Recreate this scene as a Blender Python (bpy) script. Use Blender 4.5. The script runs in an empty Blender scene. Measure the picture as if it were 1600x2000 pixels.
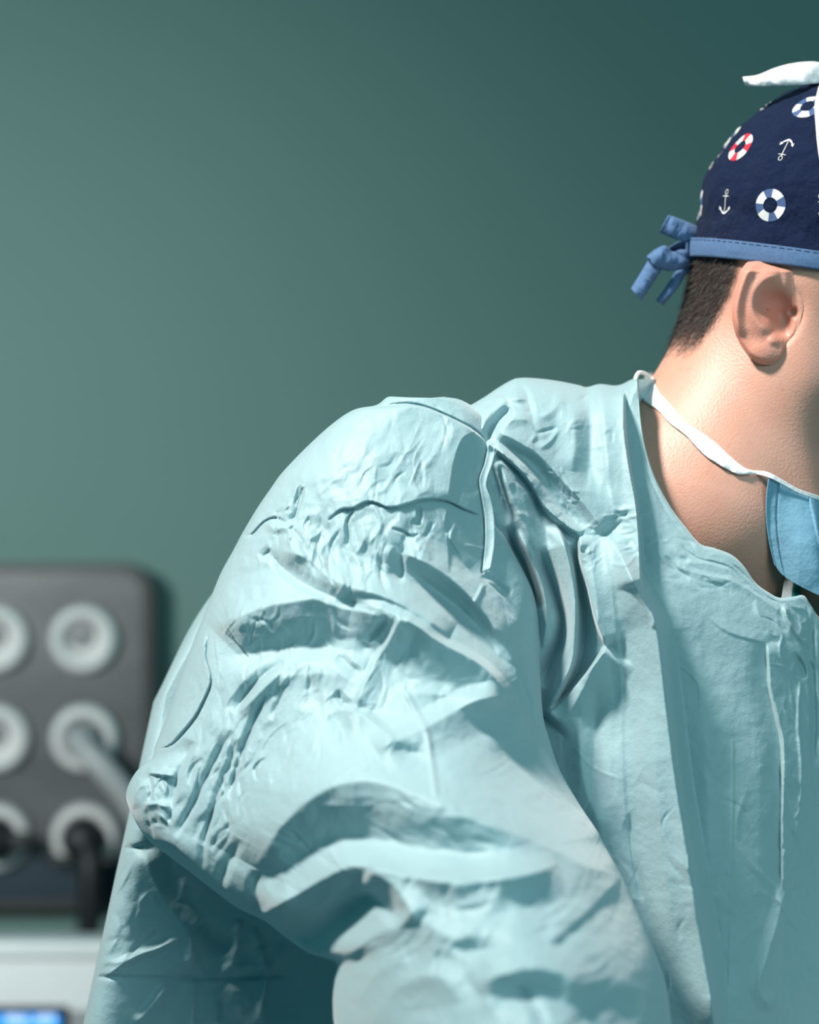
import bpy, bmesh, math, random
import numpy as np
from mathutils import Vector, Matrix
from mathutils.bvhtree import BVHTree

S = bpy.context.scene
COL = S.collection
rng = np.random.default_rng(7)
random.seed(7)

# ------------------------------------------------------------------ camera
F = 4800.0            # focal length in pixels of the 1600 x 2000 frame
CZ = 1.44             # camera height
cam = bpy.data.cameras.new('camera')
cam.sensor_fit = 'HORIZONTAL'
cam.sensor_width = 36.0
cam.lens = 36.0 * F / 1600.0
cam.dof.use_dof = True
cam.dof.focus_distance = 1.47
cam.dof.aperture_fstop = 5.0
cam.clip_start = 0.05
camo = bpy.data.objects.new('camera', cam)
camo.location = (0, 0, CZ)
camo.rotation_euler = (math.pi / 2, 0, 0)
COL.objects.link(camo)
S.camera = camo

# ------------------------------------------------------------------ light
S.view_settings.view_transform = 'Standard'
S.view_settings.look = 'None'
S.view_settings.gamma = 1.0
S.view_settings.use_curve_mapping = False
S.view_settings.exposure = 0.0

W = bpy.data.worlds.new('world')
S.world = W
W.use_nodes = True
W.node_tree.nodes['Background'].inputs[0].default_value = (0.20, 0.86, 1.0, 1)
W.node_tree.nodes['Background'].inputs[1].default_value = 0.235

def area_light(name, loc, target, size, power, color=(1, 1, 1), spread=math.pi):
    l = bpy.data.lights.new(name, 'AREA')
    l.shape = 'DISK'
    l.size = size
    l.energy = power
    l.color = color
    l.spread = spread
    o = bpy.data.objects.new(name, l)
    o.location = loc
    d = Vector(target) - Vector(loc)
    o.rotation_euler = d.to_track_quat('-Z', 'Y').to_euler()
    COL.objects.link(o)
    return o

def spot_light(name, loc, target, radius, power, angle, blend, color):
    l = bpy.data.lights.new(name, 'SPOT')
    l.shadow_soft_size = radius; l.energy = power; l.spot_size = math.radians(angle); l.spot_blend = blend; l.color = color
    o = bpy.data.objects.new(name, l); o.location = loc
    o.rotation_euler = (Vector(target) - Vector(loc)).to_track_quat('-Z', 'Y').to_euler()
    COL.objects.link(o)
    return o

# operating lamp, up and to the left
spot_light('operating_lamp', (-1.12, 0.80, 3.36), (0.00, 1.45, 1.54), 0.18, 510, 33, 1.0, (1.0, 0.93, 0.87))
# unseen soft fill light, added on the camera side
area_light('fill_light', (1.2, -1.0, 2.3), (0.2, 1.5, 1.4), 1.4, 30, (0.70, 0.96, 1.0))
# unseen spot, added to wash the left of the green wall
spot_light('wall_wash', (-1.15, 0.60, 1.78), (-0.80, 2.80, 1.18), 0.15, 178, 66, 1.0, (0.95, 1.0, 0.98))
S.cycles.max_bounces = 7

# ------------------------------------------------------------------ helpers
def P(px, py, d):
    return ((px - 800.0) / F * d, d, CZ - (py - 1000.0) / F * d)

def Pn(px, py, d):
    px = np.asarray(px, float); py = np.asarray(py, float); d = np.asarray(d, float)
    return np.stack([(px - 800.0) / F * d, d, CZ - (py - 1000.0) / F * d], -1)

def pix(co):
    co = np.asarray(co)
    return 800 + co[..., 0] / co[..., 1] * F, 1000 - (co[..., 2] - CZ) / co[..., 1] * F

def np_mesh(name, verts, quads, smooth=True):
    verts = np.ascontiguousarray(verts, dtype=np.float32).reshape(-1, 3)
    quads = np.ascontiguousarray(quads, dtype=np.int32)
    n = quads.shape[1]
    me = bpy.data.meshes.new(name)
    me.vertices.add(len(verts)); me.vertices.foreach_set('co', verts.ravel())
    me.loops.add(quads.size); me.loops.foreach_set('vertex_index', quads.ravel())
    me.polygons.add(len(quads))
    me.polygons.foreach_set('loop_start', np.arange(0, quads.size, n, dtype=np.int32))
    me.polygons.foreach_set('use_smooth', np.full(len(quads), smooth, dtype=bool))
    me.update(calc_edges=True)
    me.validate()
    return me

def link(name, me, mat=None, parent=None):
    o = bpy.data.objects.new(name, me)
    COL.objects.link(o)
    if mat is not None and me is not None:
        for m in (mat if isinstance(mat, (list, tuple)) else [mat]):
            me.materials.append(m)
    if parent is not None:
        o.parent = parent
    return o

def tag(o, label=None, cat=None, group=None, kind=None):
    if label: o['label'] = label
    if cat: o['category'] = cat
    if group: o['group'] = group
    if kind: o['kind'] = kind
    return o

def empty(name, loc=(0, 0, 0)):
    o = bpy.data.objects.new(name, None)
    o.location = loc
    o.empty_display_size = 0.1
    COL.objects.link(o)
    return o

def grid_quads(nu, nv, wrap_v=False, base=0):
    i = np.arange(nu - 1)[:, None]
    m = nv if wrap_v else nv - 1
    j = np.arange(m)[None, :]
    j2 = (j + 1) % nv
    a = i * nv + j; b = i * nv + j2; c = (i + 1) * nv + j2; d = (i + 1) * nv + j
    return np.stack([a, b, c, d], -1).reshape(-1, 4) + base

def bm_obj(name, bm, mat, parent=None, smooth=False):
    me = bpy.data.meshes.new(name)
    bm.to_mesh(me); bm.free()
    if smooth:
        me.polygons.foreach_set('use_smooth', np.ones(len(me.polygons), dtype=bool))
    return link(name, me, mat, parent)

def box_bm(x0, x1, y0, y1, z0, z1, bevel=0.0, seg=3):
    bm = bmesh.new()
    bmesh.ops.create_cube(bm, size=1.0)
    for v in bm.verts:
        v.co = Vector(((x0 + x1) / 2 + v.co.x * (x1 - x0), (y0 + y1) / 2 + v.co.y * (y1 - y0), (z0 + z1) / 2 + v.co.z * (z1 - z0)))
    if bevel:
        bmesh.ops.bevel(bm, geom=bm.edges[:], offset=bevel, segments=seg, affect='EDGES', profile=0.5)
    return bm

def lathe(profile, n=48):
    """profile: list of (r, y) revolved about the Y axis"""
    r = np.array([p[0] for p in profile]); y = np.array([p[1] for p in profile])
    a = np.linspace(0, 2 * math.pi, n, endpoint=False)
    v = np.stack([r[:, None] * np.cos(a), np.repeat(y[:, None], n, 1), r[:, None] * np.sin(a)], -1)
    return v.reshape(-1, 3), grid_quads(len(r), n, True)

def tube(points, radii, n=12, cap=True):
    pts = np.array(points, float)
    k = len(pts)
    t = np.gradient(pts, axis=0)
    t /= np.linalg.norm(t, axis=1)[:, None] + 1e-12
    ref = np.array([0.0, 0.0, 1.0]) if abs(t[0][2]) < 0.9 else np.array([1.0, 0, 0])
    vs = []
    a = np.linspace(0, 2 * math.pi, n, endpoint=False)
    u = np.cross(t[0], ref); u /= np.linalg.norm(u)
    for i in range(k):
        u = u - t[i] * np.dot(u, t[i]); u /= np.linalg.norm(u)
        w = np.cross(t[i], u)
        vs.append(pts[i] + radii[i] * (np.cos(a)[:, None] * u + np.sin(a)[:, None] * w))
    return np.concatenate(vs), grid_quads(k, n, True)

def smooth_path(pts, n):
    """Catmull-Rom through rows of any width"""
    p = np.array(pts, float)
    p = np.concatenate([[2 * p[0] - p[1]], p, [2 * p[-1] - p[-2]]])
    m = len(p) - 3
    t = np.linspace(0, m - 1e-9, n)
    i = t.astype(int); f = (t - i)[:, None]
    a, b, c, d = p[i], p[i + 1], p[i + 2], p[i + 3]
    return 0.5 * (2 * b + (c - a) * f + (2 * a - 5 * b + 4 * c - d) * f ** 2 + (3 * b - a - 3 * c + d) * f ** 3)

# ---- noise
def _hash(ix, iy, s):
    h = (ix.astype(np.int64) * 374761393 + iy.astype(np.int64) * 668265263 + s * 1274126177) & 0x7fffffff
    h = ((h ^ (h >> 13)) * 1274126177) & 0x7fffffff
    return ((h ^ (h >> 16)) & 0xffffff) / float(0xffffff)

def vnoise(x, y, s=0):
    ix = np.floor(x); iy = np.floor(y)
    fx = x - ix; fy = y - iy
    fx = fx * fx * fx * (fx * (fx * 6 - 15) + 10); fy = fy * fy * fy * (fy * (fy * 6 - 15) + 10)
    a = _hash(ix, iy, s); b = _hash(ix + 1, iy, s); c = _hash(ix, iy + 1, s); d = _hash(ix + 1, iy + 1, s)
    return (a + (b - a) * fx) * (1 - fy) + (c + (d - c) * fx) * fy - 0.5

def fbm(x, y, s=0, o=3):
    r = 0; a = 1.0
    for k in range(o):
        r = r + a * vnoise(x * 2 ** k + 17.3 * k, y * 2 ** k - 9.1 * k, s + k)
        a *= 0.5
    return r

def facets(x, y, s=0):
    """crumpled paper: every Voronoi cell is a tilted plane, joined by soft creases"""
    ix = np.floor(x); iy = np.floor(y)
    num = np.zeros_like(x); den = np.zeros_like(x)
    for dx in (-1, 0, 1):
        for dy in (-1, 0, 1):
            cx = ix + dx; cy = iy + dy
            jx = cx + _hash(cx, cy, s); jy = cy + _hash(cx, cy, s + 5)
            rx = x - jx; ry = y - jy
            g1 = _hash(cx, cy, s + 9) - 0.5; g2 = _hash(cx, cy, s + 11) - 0.5
            h0 = _hash(cx, cy, s + 13) - 0.5
            w = np.exp(-9.0 * (rx * rx + ry * ry))
            num += w * (h0 * 0.5 + g1 * rx * 2 + g2 * ry * 2); den += w
    return num / (den + 1e-9)

def tps(ctrl):
    c = np.array(ctrl, float)
    xy = c[:, :2] / 1000.0; z = c[:, 2]
    n = len(c)
    def U(r2):
        return 0.5 * r2 * np.log(r2 + 1e-12)
    r2 = ((xy[:, None] - xy[None]) ** 2).sum(-1)
    K = U(r2) + np.eye(n) * 2e-3
    Q = np.concatenate([np.ones((n, 1)), xy], 1)
    M = np.zeros((n + 3, n + 3)); M[:n, :n] = K; M[:n, n:] = Q; M[n:, :n] = Q.T
    sol = np.linalg.solve(M, np.concatenate([z, np.zeros(3)]))
    def f(px, py):
        x = px / 1000.0; y = py / 1000.0
        r = sol[n] + sol[n + 1] * x + sol[n + 2] * y
        for k in range(n):
            r = r + sol[k] * U((x - xy[k, 0]) ** 2 + (y - xy[k, 1]) ** 2)
        return r
    return f

CRISP = 0.5
def fold(H, px, py, pts, h, wl, wr, p=2.0, soft=2.0, taper=0.2, smooth=True):
    """raise H (mm) along a line; wl / wr = reach on the left / right hand of one walking along it"""
    q = np.array(pts, float)
    p = 1 + (p - 1) * CRISP; soft = soft * CRISP
    if smooth and len(q) > 2:
        q = smooth_path(q, (len(q) - 1) * 4 + 1)
    wm = max(wl, wr)
    m = (px > q[:, 0].min() - wm) & (px < q[:, 0].max() + wm) & (py > q[:, 1].min() - wm) & (py < q[:, 1].max() + wm)
    if not m.any():
        return
    x = px[m]; y = py[m]
    best = np.full(x.shape, 1e9); side = np.zeros(x.shape); along = np.zeros(x.shape)
    seg = np.linalg.norm(np.diff(q, axis=0), axis=1); cum = np.concatenate([[0], np.cumsum(seg)]); L = cum[-1]
    for k in range(len(q) - 1):
        ax, ay = q[k]; dx, dy = q[k + 1] - q[k]
        l2 = dx * dx + dy * dy
        if l2 < 1e-9: continue
        ex = x - ax; ey = y - ay
        t = np.clip((ex * dx + ey * dy) / l2, 0, 1)
        d = np.hypot(ex - t * dx, ey - t * dy)
        b = d < best
        best = np.where(b, d, best)
        side = np.where(b, dx * ey - dy * ex, side)
        along = np.where(b, (cum[k] + t * seg[k]) / L, along)
    w = np.where(side < 0, wl, wr)
    d = np.sqrt(best ** 2 + soft ** 2) - soft
    t = np.clip(1 - d / w, 0, 1)
    tp = np.clip(np.minimum(along, 1 - along) / max(taper, 1e-3), 0, 1); tp = tp * (2 - tp) if CRISP == 1 else np.sin(tp * math.pi / 2) ** .9
    H[m] += h * t ** p * tp

def creases(H, px, py, n, cx, cy, rx, ry, ang, spread, lmin, lmax, hmin, hmax, w, seed, sign=0):
    r = np.random.default_rng(seed)
    for k in range(n):
        a = r.uniform(0, 2 * math.pi); q = math.sqrt(r.uniform(0, 1))
        x0 = cx + rx * q * math.cos(a); y0 = cy + ry * q * math.sin(a)
        th = math.radians(ang + r.uniform(-spread, spread)); L = r.uniform(lmin, lmax)
        bend = r.uniform(-.25, .25) * L
        dx, dy = math.cos(th), math.sin(th)
        s = sign if sign else (1 if r.random() < .5 else -1)
        ws = w * r.uniform(.6, 1.5)
        fold(H, px, py, [(x0 - dx * L / 2, y0 - dy * L / 2), (x0 - dy * bend, y0 + dx * bend), (x0 + dx * L / 2, y0 + dy * L / 2)],
             s * r.uniform(hmin, hmax), ws * r.uniform(.5, 1.6), ws * r.uniform(.5, 1.6), 1.6, 1.0, .45)

# ------------------------------------------------------------------ materials
def srgb(r, g, b):
    f = lambda c: (c / 255.0 / 12.92) if c / 255.0 <= 0.04045 else ((c / 255.0 + 0.055) / 1.055) ** 2.4
    return (f(r), f(g), f(b), 1.0)

class NT:
    def __init__(s, name):
        s.m = bpy.data.materials.new(name); s.m.use_nodes = True
        s.t = s.m.node_tree; s.b = s.t.nodes['Principled BSDF']; s.out = s.t.nodes['Material Output']
        s.tc = None
    def n(s, typ, **kw):
        q = s.t.nodes.new(typ)
        for k, v in kw.items(): setattr(q, k, v)
        return q
    def l(s, a, b): s.t.links.new(a, b)
    def obj(s):
        if s.tc is None: s.tc = s.n('ShaderNodeTexCoord')
        return s.tc.outputs['Object']
    def noise(s, scale, detail=3.0, rough=0.55, vec=None):
        q = s.n('ShaderNodeTexNoise'); q.inputs['Scale'].default_value = scale; q.inputs['Detail'].default_value = detail
        q.inputs['Roughness'].default_value = rough; s.l(vec or s.obj(), q.inputs['Vector']); return q
    def mapping(s, scale=(1, 1, 1), rot=(0, 0, 0)):
        q = s.n('ShaderNodeMapping'); q.inputs['Scale'].default_value = scale; q.inputs['Rotation'].default_value = rot
        s.l(s.obj(), q.inputs['Vector']); return q.outputs[0]
    def mix(s, fac, a, b, mode='MIX'):
        q = s.n('ShaderNodeMix', data_type='RGBA', blend_type=mode)
        for inp, v in ((q.inputs[0], fac), (q.inputs[6], a), (q.inputs[7], b)):
            if hasattr(v, 'is_output'): s.l(v, inp)
            else: inp.default_value = v
        return q.outputs[2]
    def ramp(s, fac, stops):
        q = s.n('ShaderNodeValToRGB'); e = q.color_ramp.elements
        while len(e) < len(stops): e.new(0.5)
        for k, (p, c) in enumerate(stops): e[k].position = p; e[k].color = c
        s.l(fac, q.inputs[0]); return q.outputs[0]
    def bump(s, h, strength, dist, prev=None):
        q = s.n('ShaderNodeBump'); q.inputs['Strength'].default_value = strength; q.inputs['Distance'].default_value = dist
        s.l(h, q.inputs['Height'])
        if prev is not None: s.l(prev, q.inputs['Normal'])
        return q.outputs[0]
    def set(s, **kw):
        for k, v in kw.items():
            i = s.b.inputs[k.replace('_', ' ')]
            if hasattr(v, 'is_output'): s.l(v, i)
            else: i.default_value = v
        return s

def plain(name, col, rough=0.5, metal=0.0, bump=None):
    m = NT(name)
    m.set(Roughness=rough, Metallic=metal)
    c2 = tuple(x * 0.86 for x in col[:3]) + (1,)
    m.set(Base_Color=m.mix(m.noise(35, 4).outputs[0], c2, col))
    if bump: m.set(Normal=m.bump(m.noise(bump[0], 3).outputs[0], bump[1], bump[2]))
    return m.m

def gown_material():
    m = NT('gown_fabric')
    n1 = m.noise(30, 3)
    base = m.mix(n1.outputs[0], (0.315, 0.490, 0.525, 1), (0.365, 0.535, 0.568, 1))
    m.set(Base_Color=base, Roughness=0.55, Specular_IOR_Level=0.55)
    m.set(Sheen_Weight=0.5, Sheen_Roughness=0.5)
    fib = m.noise(1.0, 4, .65, m.mapping((700, 700, 1700), (0.2, 0.15, 0.1)))
    cre = m.noise(170, 5, .6)
    b = m.bump(cre.outputs[0], 0.36, 0.0014)
    b = m.bump(fib.outputs[0], 0.35, 0.0004, b)
    m.set(Normal=b)
    tr = m.n('ShaderNodeBsdfTranslucent'); tr.inputs[0].default_value = (0.10, 0.42, 0.48, 1)
    m.l(b, tr.inputs['Normal'])
    mx = m.n('ShaderNodeMixShader'); mx.inputs[0].default_value = 0.16
    m.l(m.b.outputs[0], mx.inputs[1]); m.l(tr.outputs[0], mx.inputs[2]); m.l(mx.outputs[0], m.out.inputs[0])
    return m.m

def skin_material():
    m = NT('skin')
    att = m.n('ShaderNodeAttribute', attribute_name='tint')
    sep = m.n('ShaderNodeSeparateColor'); m.l(att.outputs['Color'], sep.inputs[0])
    n1 = m.noise(45, 4)
    c = m.mix(n1.outputs[0], (0.55, 0.268, 0.190, 1), (0.645, 0.348, 0.262, 1))
    sp = m.noise(260, 2)
    c = m.mix(m.ramp(sp.outputs[0], [(0.62, (0, 0, 0, 1)), (0.74, (0.35, 0.35, 0.35, 1))]), c, (0.50, 0.22, 0.15, 1))
    c = m.mix(sep.outputs[0], c, (0.74, 0.25, 0.18, 1))            # blood in the thin ear
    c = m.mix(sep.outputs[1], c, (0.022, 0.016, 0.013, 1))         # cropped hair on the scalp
    c = m.mix(sep.outputs[2], c, (0.33, 0.20, 0.155, 1))           # shaved beard
    m.set(Base_Color=c, Roughness=0.46, Specular_IOR_Level=0.42)
    m.set(Subsurface_Weight=0.22, Subsurface_Scale=0.006)
    m.b.inputs['Subsurface Radius'].default_value = (1.0, 0.35, 0.2)
    v = m.n('ShaderNodeTexVoronoi'); v.inputs['Scale'].default_value = 640
    m.l(m.obj(), v.inputs['Vector'])
    b = m.bump(v.outputs['Distance'], 0.32, 0.0004)
    b = m.bump(m.noise(900, 3).outputs[0], 0.25, 0.0003, b)
    m.set(Normal=b)
    return m.m

def cloth_material(name, c1, c2, weave=2200, rough=.85, sheen=.04):
    m = NT(name)
    n1 = m.noise(420, 4, .7)
    m.set(Base_Color=m.mix(n1.outputs[0], c1, c2), Roughness=rough, Sheen_Weight=sheen, Specular_IOR_Level=.12)
    wv = m.n('ShaderNodeTexWave'); wv.inputs['Scale'].default_value = weave / 6.0; wv.inputs['Distortion'].default_value = 3
    m.l(m.obj(), wv.inputs[0])
    b = m.bump(wv.outputs[0], .15, .0003)
    b = m.bump(m.noise(500, 4).outputs[0], .5, .0007, b)
    m.set(Normal=b)
    return m.m

M = {}
M['gown'] = gown_material()
M['skin'] = skin_material()
M['navy'] = cloth_material('navy_cotton', (0.0016, 0.005, 0.020, 1), (0.007, 0.017, 0.055, 1))
nt = M['navy'].node_tree
bn = nt.nodes.new('ShaderNodeBump'); tn = nt.nodes.new('ShaderNodeTexNoise'); tcn = nt.nodes.new('ShaderNodeTexCoord')
tn.inputs['Scale'].default_value = 75; tn.inputs['Detail'].default_value = 3; bn.inputs['Strength'].default_value = .6; bn.inputs['Distance'].default_value = .006
nt.links.new(tcn.outputs['Object'], tn.inputs['Vector']); nt.links.new(tn.outputs[0], bn.inputs['Height'])
ps = nt.nodes['Principled BSDF']; nt.links.new(ps.inputs['Normal'].links[0].from_socket, bn.inputs['Normal']); nt.links.new(bn.outputs[0], ps.inputs['Normal'])
M['blue'] = cloth_material('blue_cotton', (0.062, 0.125, 0.25, 1), (0.115, 0.20, 0.35, 1))
M['white_cloth'] = cloth_material('white_nonwoven', (0.72, 0.72, 0.74, 1), (0.86, 0.86, 0.87, 1))
M['mask'] = cloth_material('mask_nonwoven', (0.15, 0.33, 0.45, 1), (0.21, 0.40, 0.53, 1))
M['undershirt'] = cloth_material('shaded_undershirt', (0.30, 0.34, 0.34, 1), (0.36, 0.40, 0.40, 1))  # white cotton, its colour greyed to stand in for shade in the neck opening
M['scrub'] = cloth_material('green_scrub', (0.004, 0.12, 0.11, 1), (0.006, 0.16, 0.14, 1))
M['print_white'] = plain('print_white', (0.72, 0.72, 0.70, 1), .8)
M['print_red'] = plain('print_red', (0.62, 0.012, 0.035, 1), .8)
M['print_blue'] = plain('print_blue', (0.05, 0.10, 0.24, 1), .8)
M['hair'] = plain('hair', (0.022, 0.015, 0.011, 1), .55)
M['thread'] = plain('thread', (0.03, 0.06, 0.14, 1), .7)
M['stitch'] = plain('mask_stitch', (0.06, 0.16, 0.24, 1), .7)
M['dark'] = plain('dark_socket', (0.03, 0.032, 0.035, 1), .5)
M['socket_grey'] = plain('grey_socket', (0.20, 0.20, 0.20, 1), .4)
M['black'] = plain('black_rubber', (0.006, 0.007, 0.008, 1), .5)
M['port'] = plain('white_plastic', (0.72, 0.70, 0.68, 1), .35)
M['cable'] = plain('grey_hose', (0.42, 0.41, 0.41, 1), .45)
M['casing'] = plain('white_casing', (0.86, 0.85, 0.84, 1), .4)
M['casing_grey'] = plain('grey_casing', (0.36, 0.36, 0.37, 1), .45)
M['glove'] = plain('glove_latex', (0.75, 0.72, 0.64, 1), .4)
M['shoe'] = plain('white_clog', (0.6, 0.6, 0.6, 1), .5)

m = NT('green_wall_paint')
m.set(Base_Color=m.mix(m.noise(2.5, 4).outputs[0], (0.132, 0.218, 0.197, 1), (0.143, 0.233, 0.210, 1)), Roughness=0.75, Specular_IOR_Level=0.25)
m.set(Normal=m.bump(m.noise(420, 2).outputs[0], .12, .001))
M['wall'] = m.m
m = NT('vinyl_floor')
m.set(Base_Color=m.mix(m.noise(60, 5).outputs[0], (0.22, 0.27, 0.26, 1), (0.30, 0.35, 0.33, 1)), Roughness=0.35)
M['floor'] = m.m
m = NT('brushed_dark_metal')
br = m.noise(1.0, 4, .6, m.mapping((7, 7, 16)))
m.set(Base_Color=m.mix(br.outputs[0], (0.022, 0.024, 0.025, 1), (0.14, 0.14, 0.142, 1)), Roughness=0.38, Metallic=0.35)
M['panel'] = m.m
M['panel_frame'] = plain('dark_frame', (0.05, 0.05, 0.048, 1), .5, .2)
M['panel_blue'] = plain('dark_blue_strip', (0.012, 0.028, 0.045, 1), .4, .2)
m = NT('lit_screen')
m.set(Base_Color=(0.0, 0.08, 0.3, 1), Roughness=.2)
m.b.inputs['Emission Color'].default_value = (0.0, 0.22, 0.75, 1); m.b.inputs['Emission Strength'].default_value = 1.0
nn = m.noise(9, 2)
m.l(m.mix(nn.outputs[0], (0.0, 0.20, 0.60, 1), (0.0, 0.50, 1.25, 1)), m.b.inputs['Emission Color'])
M['screen'] = m.m
m = NT('lit_digits')
m.set(Base_Color=(0.3, 0.4, 0.7, 1)); m.b.inputs['Emission Color'].default_value = (0.55, 0.72, 1.0, 1); m.b.inputs['Emission Strength'].default_value = 1.1
M['digits'] = m.m

# ------------------------------------------------------------------ setting
WALL_Y = 2.92
bm = box_bm(-2.6, 2.6, WALL_Y, WALL_Y + .12, 0, 3.1)
tag(bm_obj('wall_back', bm, M['wall']), 'plain green painted wall behind the surgeon', 'wall', kind='structure')
bm = box_bm(-2.6, 2.6, -2.0, WALL_Y + .12, -.08, 0)
tag(bm_obj('floor', bm, M['floor']), 'grey green vinyl floor of the operating room', 'floor', kind='structure')

# ------------------------------------------------------------------ connector panel on the wall
DP = 2.86
def panel_xz(px, py, d=DP):
    q = P(px, py, d); return q[0], q[2]
x0, z1 = panel_xz(-330, 1102); x1, z0 = panel_xz(297, 1778)
panel = empty('connector_panel', ((x0 + x1) / 2, DP, z0))
tag(panel, 'dark grey metal connector panel with white ring sockets on the green wall', 'panel')
def rel(o, par):
    o.parent = par
    o.matrix_parent_inverse = Matrix.Translation(par.location).inverted()
    return o
def rounded_plate(x0, x1, z0, z1, y0, y1, r, bev=.004):
    bm = bmesh.new()
    vs = []
    for (cx, cz, a0) in ((x1 - r, z1 - r, 0), (x0 + r, z1 - r, 90), (x0 + r, z0 + r, 180), (x1 - r, z0 + r, 270)):
        for k in range(9):
            a = math.radians(a0 + k * 90 / 8)
            vs.append(bm.verts.new((cx + r * math.cos(a), y0, cz + r * math.sin(a))))
    f = bm.faces.new(vs)
    e = bmesh.ops.extrude_face_region(bm, geom=[f])
    for v in [g for g in e['geom'] if isinstance(g, bmesh.types.BMVert)]: v.co.y = y1
    bmesh.ops.recalc_face_normals(bm, faces=bm.faces[:])
    if bev:
        ed = [q for q in bm.edges if abs(q.verts[0].co.y - q.verts[1].co.y) < 1e-6]
        bmesh.ops.bevel(bm, geom=ed, offset=bev, segments=2, affect='EDGES')
    return bm
rel(bm_obj('frame', rounded_plate(x0, x1, z0, z1, DP, DP + .05, .036), M['panel_frame']), panel)
rel(bm_obj('face_plate', rounded_plate(x0 + .009, x1 - .009, z0 + .009, z1 - .009, DP - .004, DP + .01, .030, .002), M['panel']), panel)
xs, zs1 = panel_xz(-315, 1672); xe, zs0 = panel_xz(280, 1758)
rel(bm_obj('lower_strip', rounded_plate(xs, xe, zs0, zs1, DP - .007, DP, .012, .002), M['panel_blue']), panel)
rel(bm_obj('wall_bracket', box_bm((x0 + x1) / 2 - .06, (x0 + x1) / 2 + .06, DP + .05, WALL_Y, z0 + .1, z1 - .1, .004), M['panel_frame']), panel)
RP = 66.0 / F * DP
ring_v, ring_q = lathe([(RP * .97, 0), (RP, -.008), (RP * .95, -.018), (RP * .82, -.023), (RP * .68, -.021), (RP * .58, -.012), (RP * .56, .0)], 56)
ring_me = np_mesh('port_ring', ring_v, ring_q); ring_me.materials.append(M['port'])
cup_v, cup_q = lathe([(RP * .57, -.006), (RP * .50, -.002), (RP * .44, -.001), (RP * .34, -.003), (RP * .22, -.004), (RP * .1, -.0015), (0.0001, -.001)], 40)
cup_me = np_mesh('socket', cup_v, cup_q); cup_me.materials.append(M['port'])
hole_v, hole_q = lathe([(RP * .40, -.0062), (RP * .30, -.0068), (RP * .18, -.0068), (0.0001, -.0066)], 32)
hole_me = np_mesh('socket_hole', hole_v, hole_q); hole_me.materials.append(M['socket_grey'])
ports = {}
for r, py in enumerate((1247, 1440, 1632)):
    for c, px in enumerate((-6, 166)):
        px2 = px + r * 1.5
        x, z = panel_xz(px2, py, DP)
        o = bpy.data.objects.new('port_ring', ring_me); COL.objects.link(o); o.location = (x, DP - .003, z); rel(o, panel)
        cu = bpy.data.objects.new('socket', cup_me); COL.objects.link(cu); cu.parent = o
        if r == 0 or (r == 1 and c == 0):
            h = bpy.data.objects.new('socket_hole', hole_me); COL.objects.link(h); h.parent = o; h.location = (-RP * .08, -.0005, RP * .12)
        ports[(r, c)] = (x, z)
# grey plug with hose
x, z = ports[(1, 1)]
pl = empty('gas_plug', (x, DP - .01, z)); tag(pl, 'light grey plug with a hose, in the right socket of the middle row', 'plug')
v, q = lathe([(RP * .50, -.004), (RP * .52, -.03), (RP * .46, -.044), (RP * .34, -.052), (RP * .30, -.060), (.0001, -.062)], 40)
o = link('plug_body', np_mesh('plug_body', v, q), M['cable'], pl)
ends = [(0, -.045, 0), (.012, -.058, -.012), (.035, -.062, -.035), (.058, -.055, -.066), (.078, -.045, -.105), (.088, -.035, -.16), (.09, -.03, -.30), (.09, -.03, -.7), (.09, -.03, -z + .03)]
pp = smooth_path(ends, 60); v, q = tube(pp, [.0145] * 60, 16)
link('hose', np_mesh('hose', v, q), M['cable'], pl)
# black plugs
for c, lab in ((0, 'black plug with a side lever, in the left socket of the bottom row'), (1, 'black plug with a cable hanging down, in the right socket of the bottom row')):
    x, z = ports[(2, c)]
    pl = empty('black_plug', (x, DP - .01, z)); tag(pl, lab, 'plug', 'black plugs in the bottom sockets')
    v, q = lathe([(RP * .60, -.002), (RP * .62, -.03), (RP * .55, -.045), (RP * .2, -.05), (.0001, -.05)], 40)
    link('plug_body', np_mesh('plug_body', v, q), M['black'], pl)
    if c == 0:
        link_o = bm_obj('lever', box_bm(.0, RP * 1.16, -.045, -.028, -.010, .010, .004), M['black'], pl)
    else:
        bm_obj('lever', box_bm(-RP * 1.02, RP * 1.0, -.045, -.030, -RP * .68, -RP * .44, .004), M['black'], pl)
        pp = smooth_path([(.008, -.038, -.01), (.012, -.045, -.03), (.011, -.045, -.07), (.009, -.04, -.14), (.01, -.035, -.30), (.012, -.03, -.6), (.012, -.03, -z + .03)], 40)
        v, q = tube(pp, [.0135] * 40, 14)
        link('cable', np_mesh('cable', v, q), M['black'], pl)

# ------------------------------------------------------------------ white device below
DW = 2.60
wx1, wz1 = panel_xz(420, 1838, DW); wx0 = panel_xz(-560, 0, DW)[0]
dev = empty('monitor_cart', ((wx0 + wx1) / 2, DW + .15, 0)); tag(dev, 'white equipment cabinet with a blue lit screen, below the connector panel', 'cabinet')
rel(bm_obj('casing', box_bm(wx0, wx1, DW, DW + .045, .58, wz1, .010, 4), M['casing'], None, True), dev)
tx0, tz = panel_xz(-560, 1872, DW)
rel(bm_obj('top_ledge', box_bm(wx0 - .002, wx1 + .004, DW - .008, DW + .047, tz, wz1 + .001, .006, 3), M['casing'], None, True), dev)
cx_ = (wx0 + wx1) / 2
rel(bm_obj('column', box_bm(cx_ - .045, cx_ + .045, DW + .05, DW + .13, .14, .86, .01, 3), M['casing_grey'], None, True), dev)
rel(bm_obj('base', box_bm(wx0 + .03, wx1 - .03, DW - .03, DW + .165, .118, .15, .01, 3), M['casing_grey'], None, True), dev)
bx1, bz1 = panel_xz(134, 1964, DW); bx0, bz0 = panel_xz(-480, 2330, DW)
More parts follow.
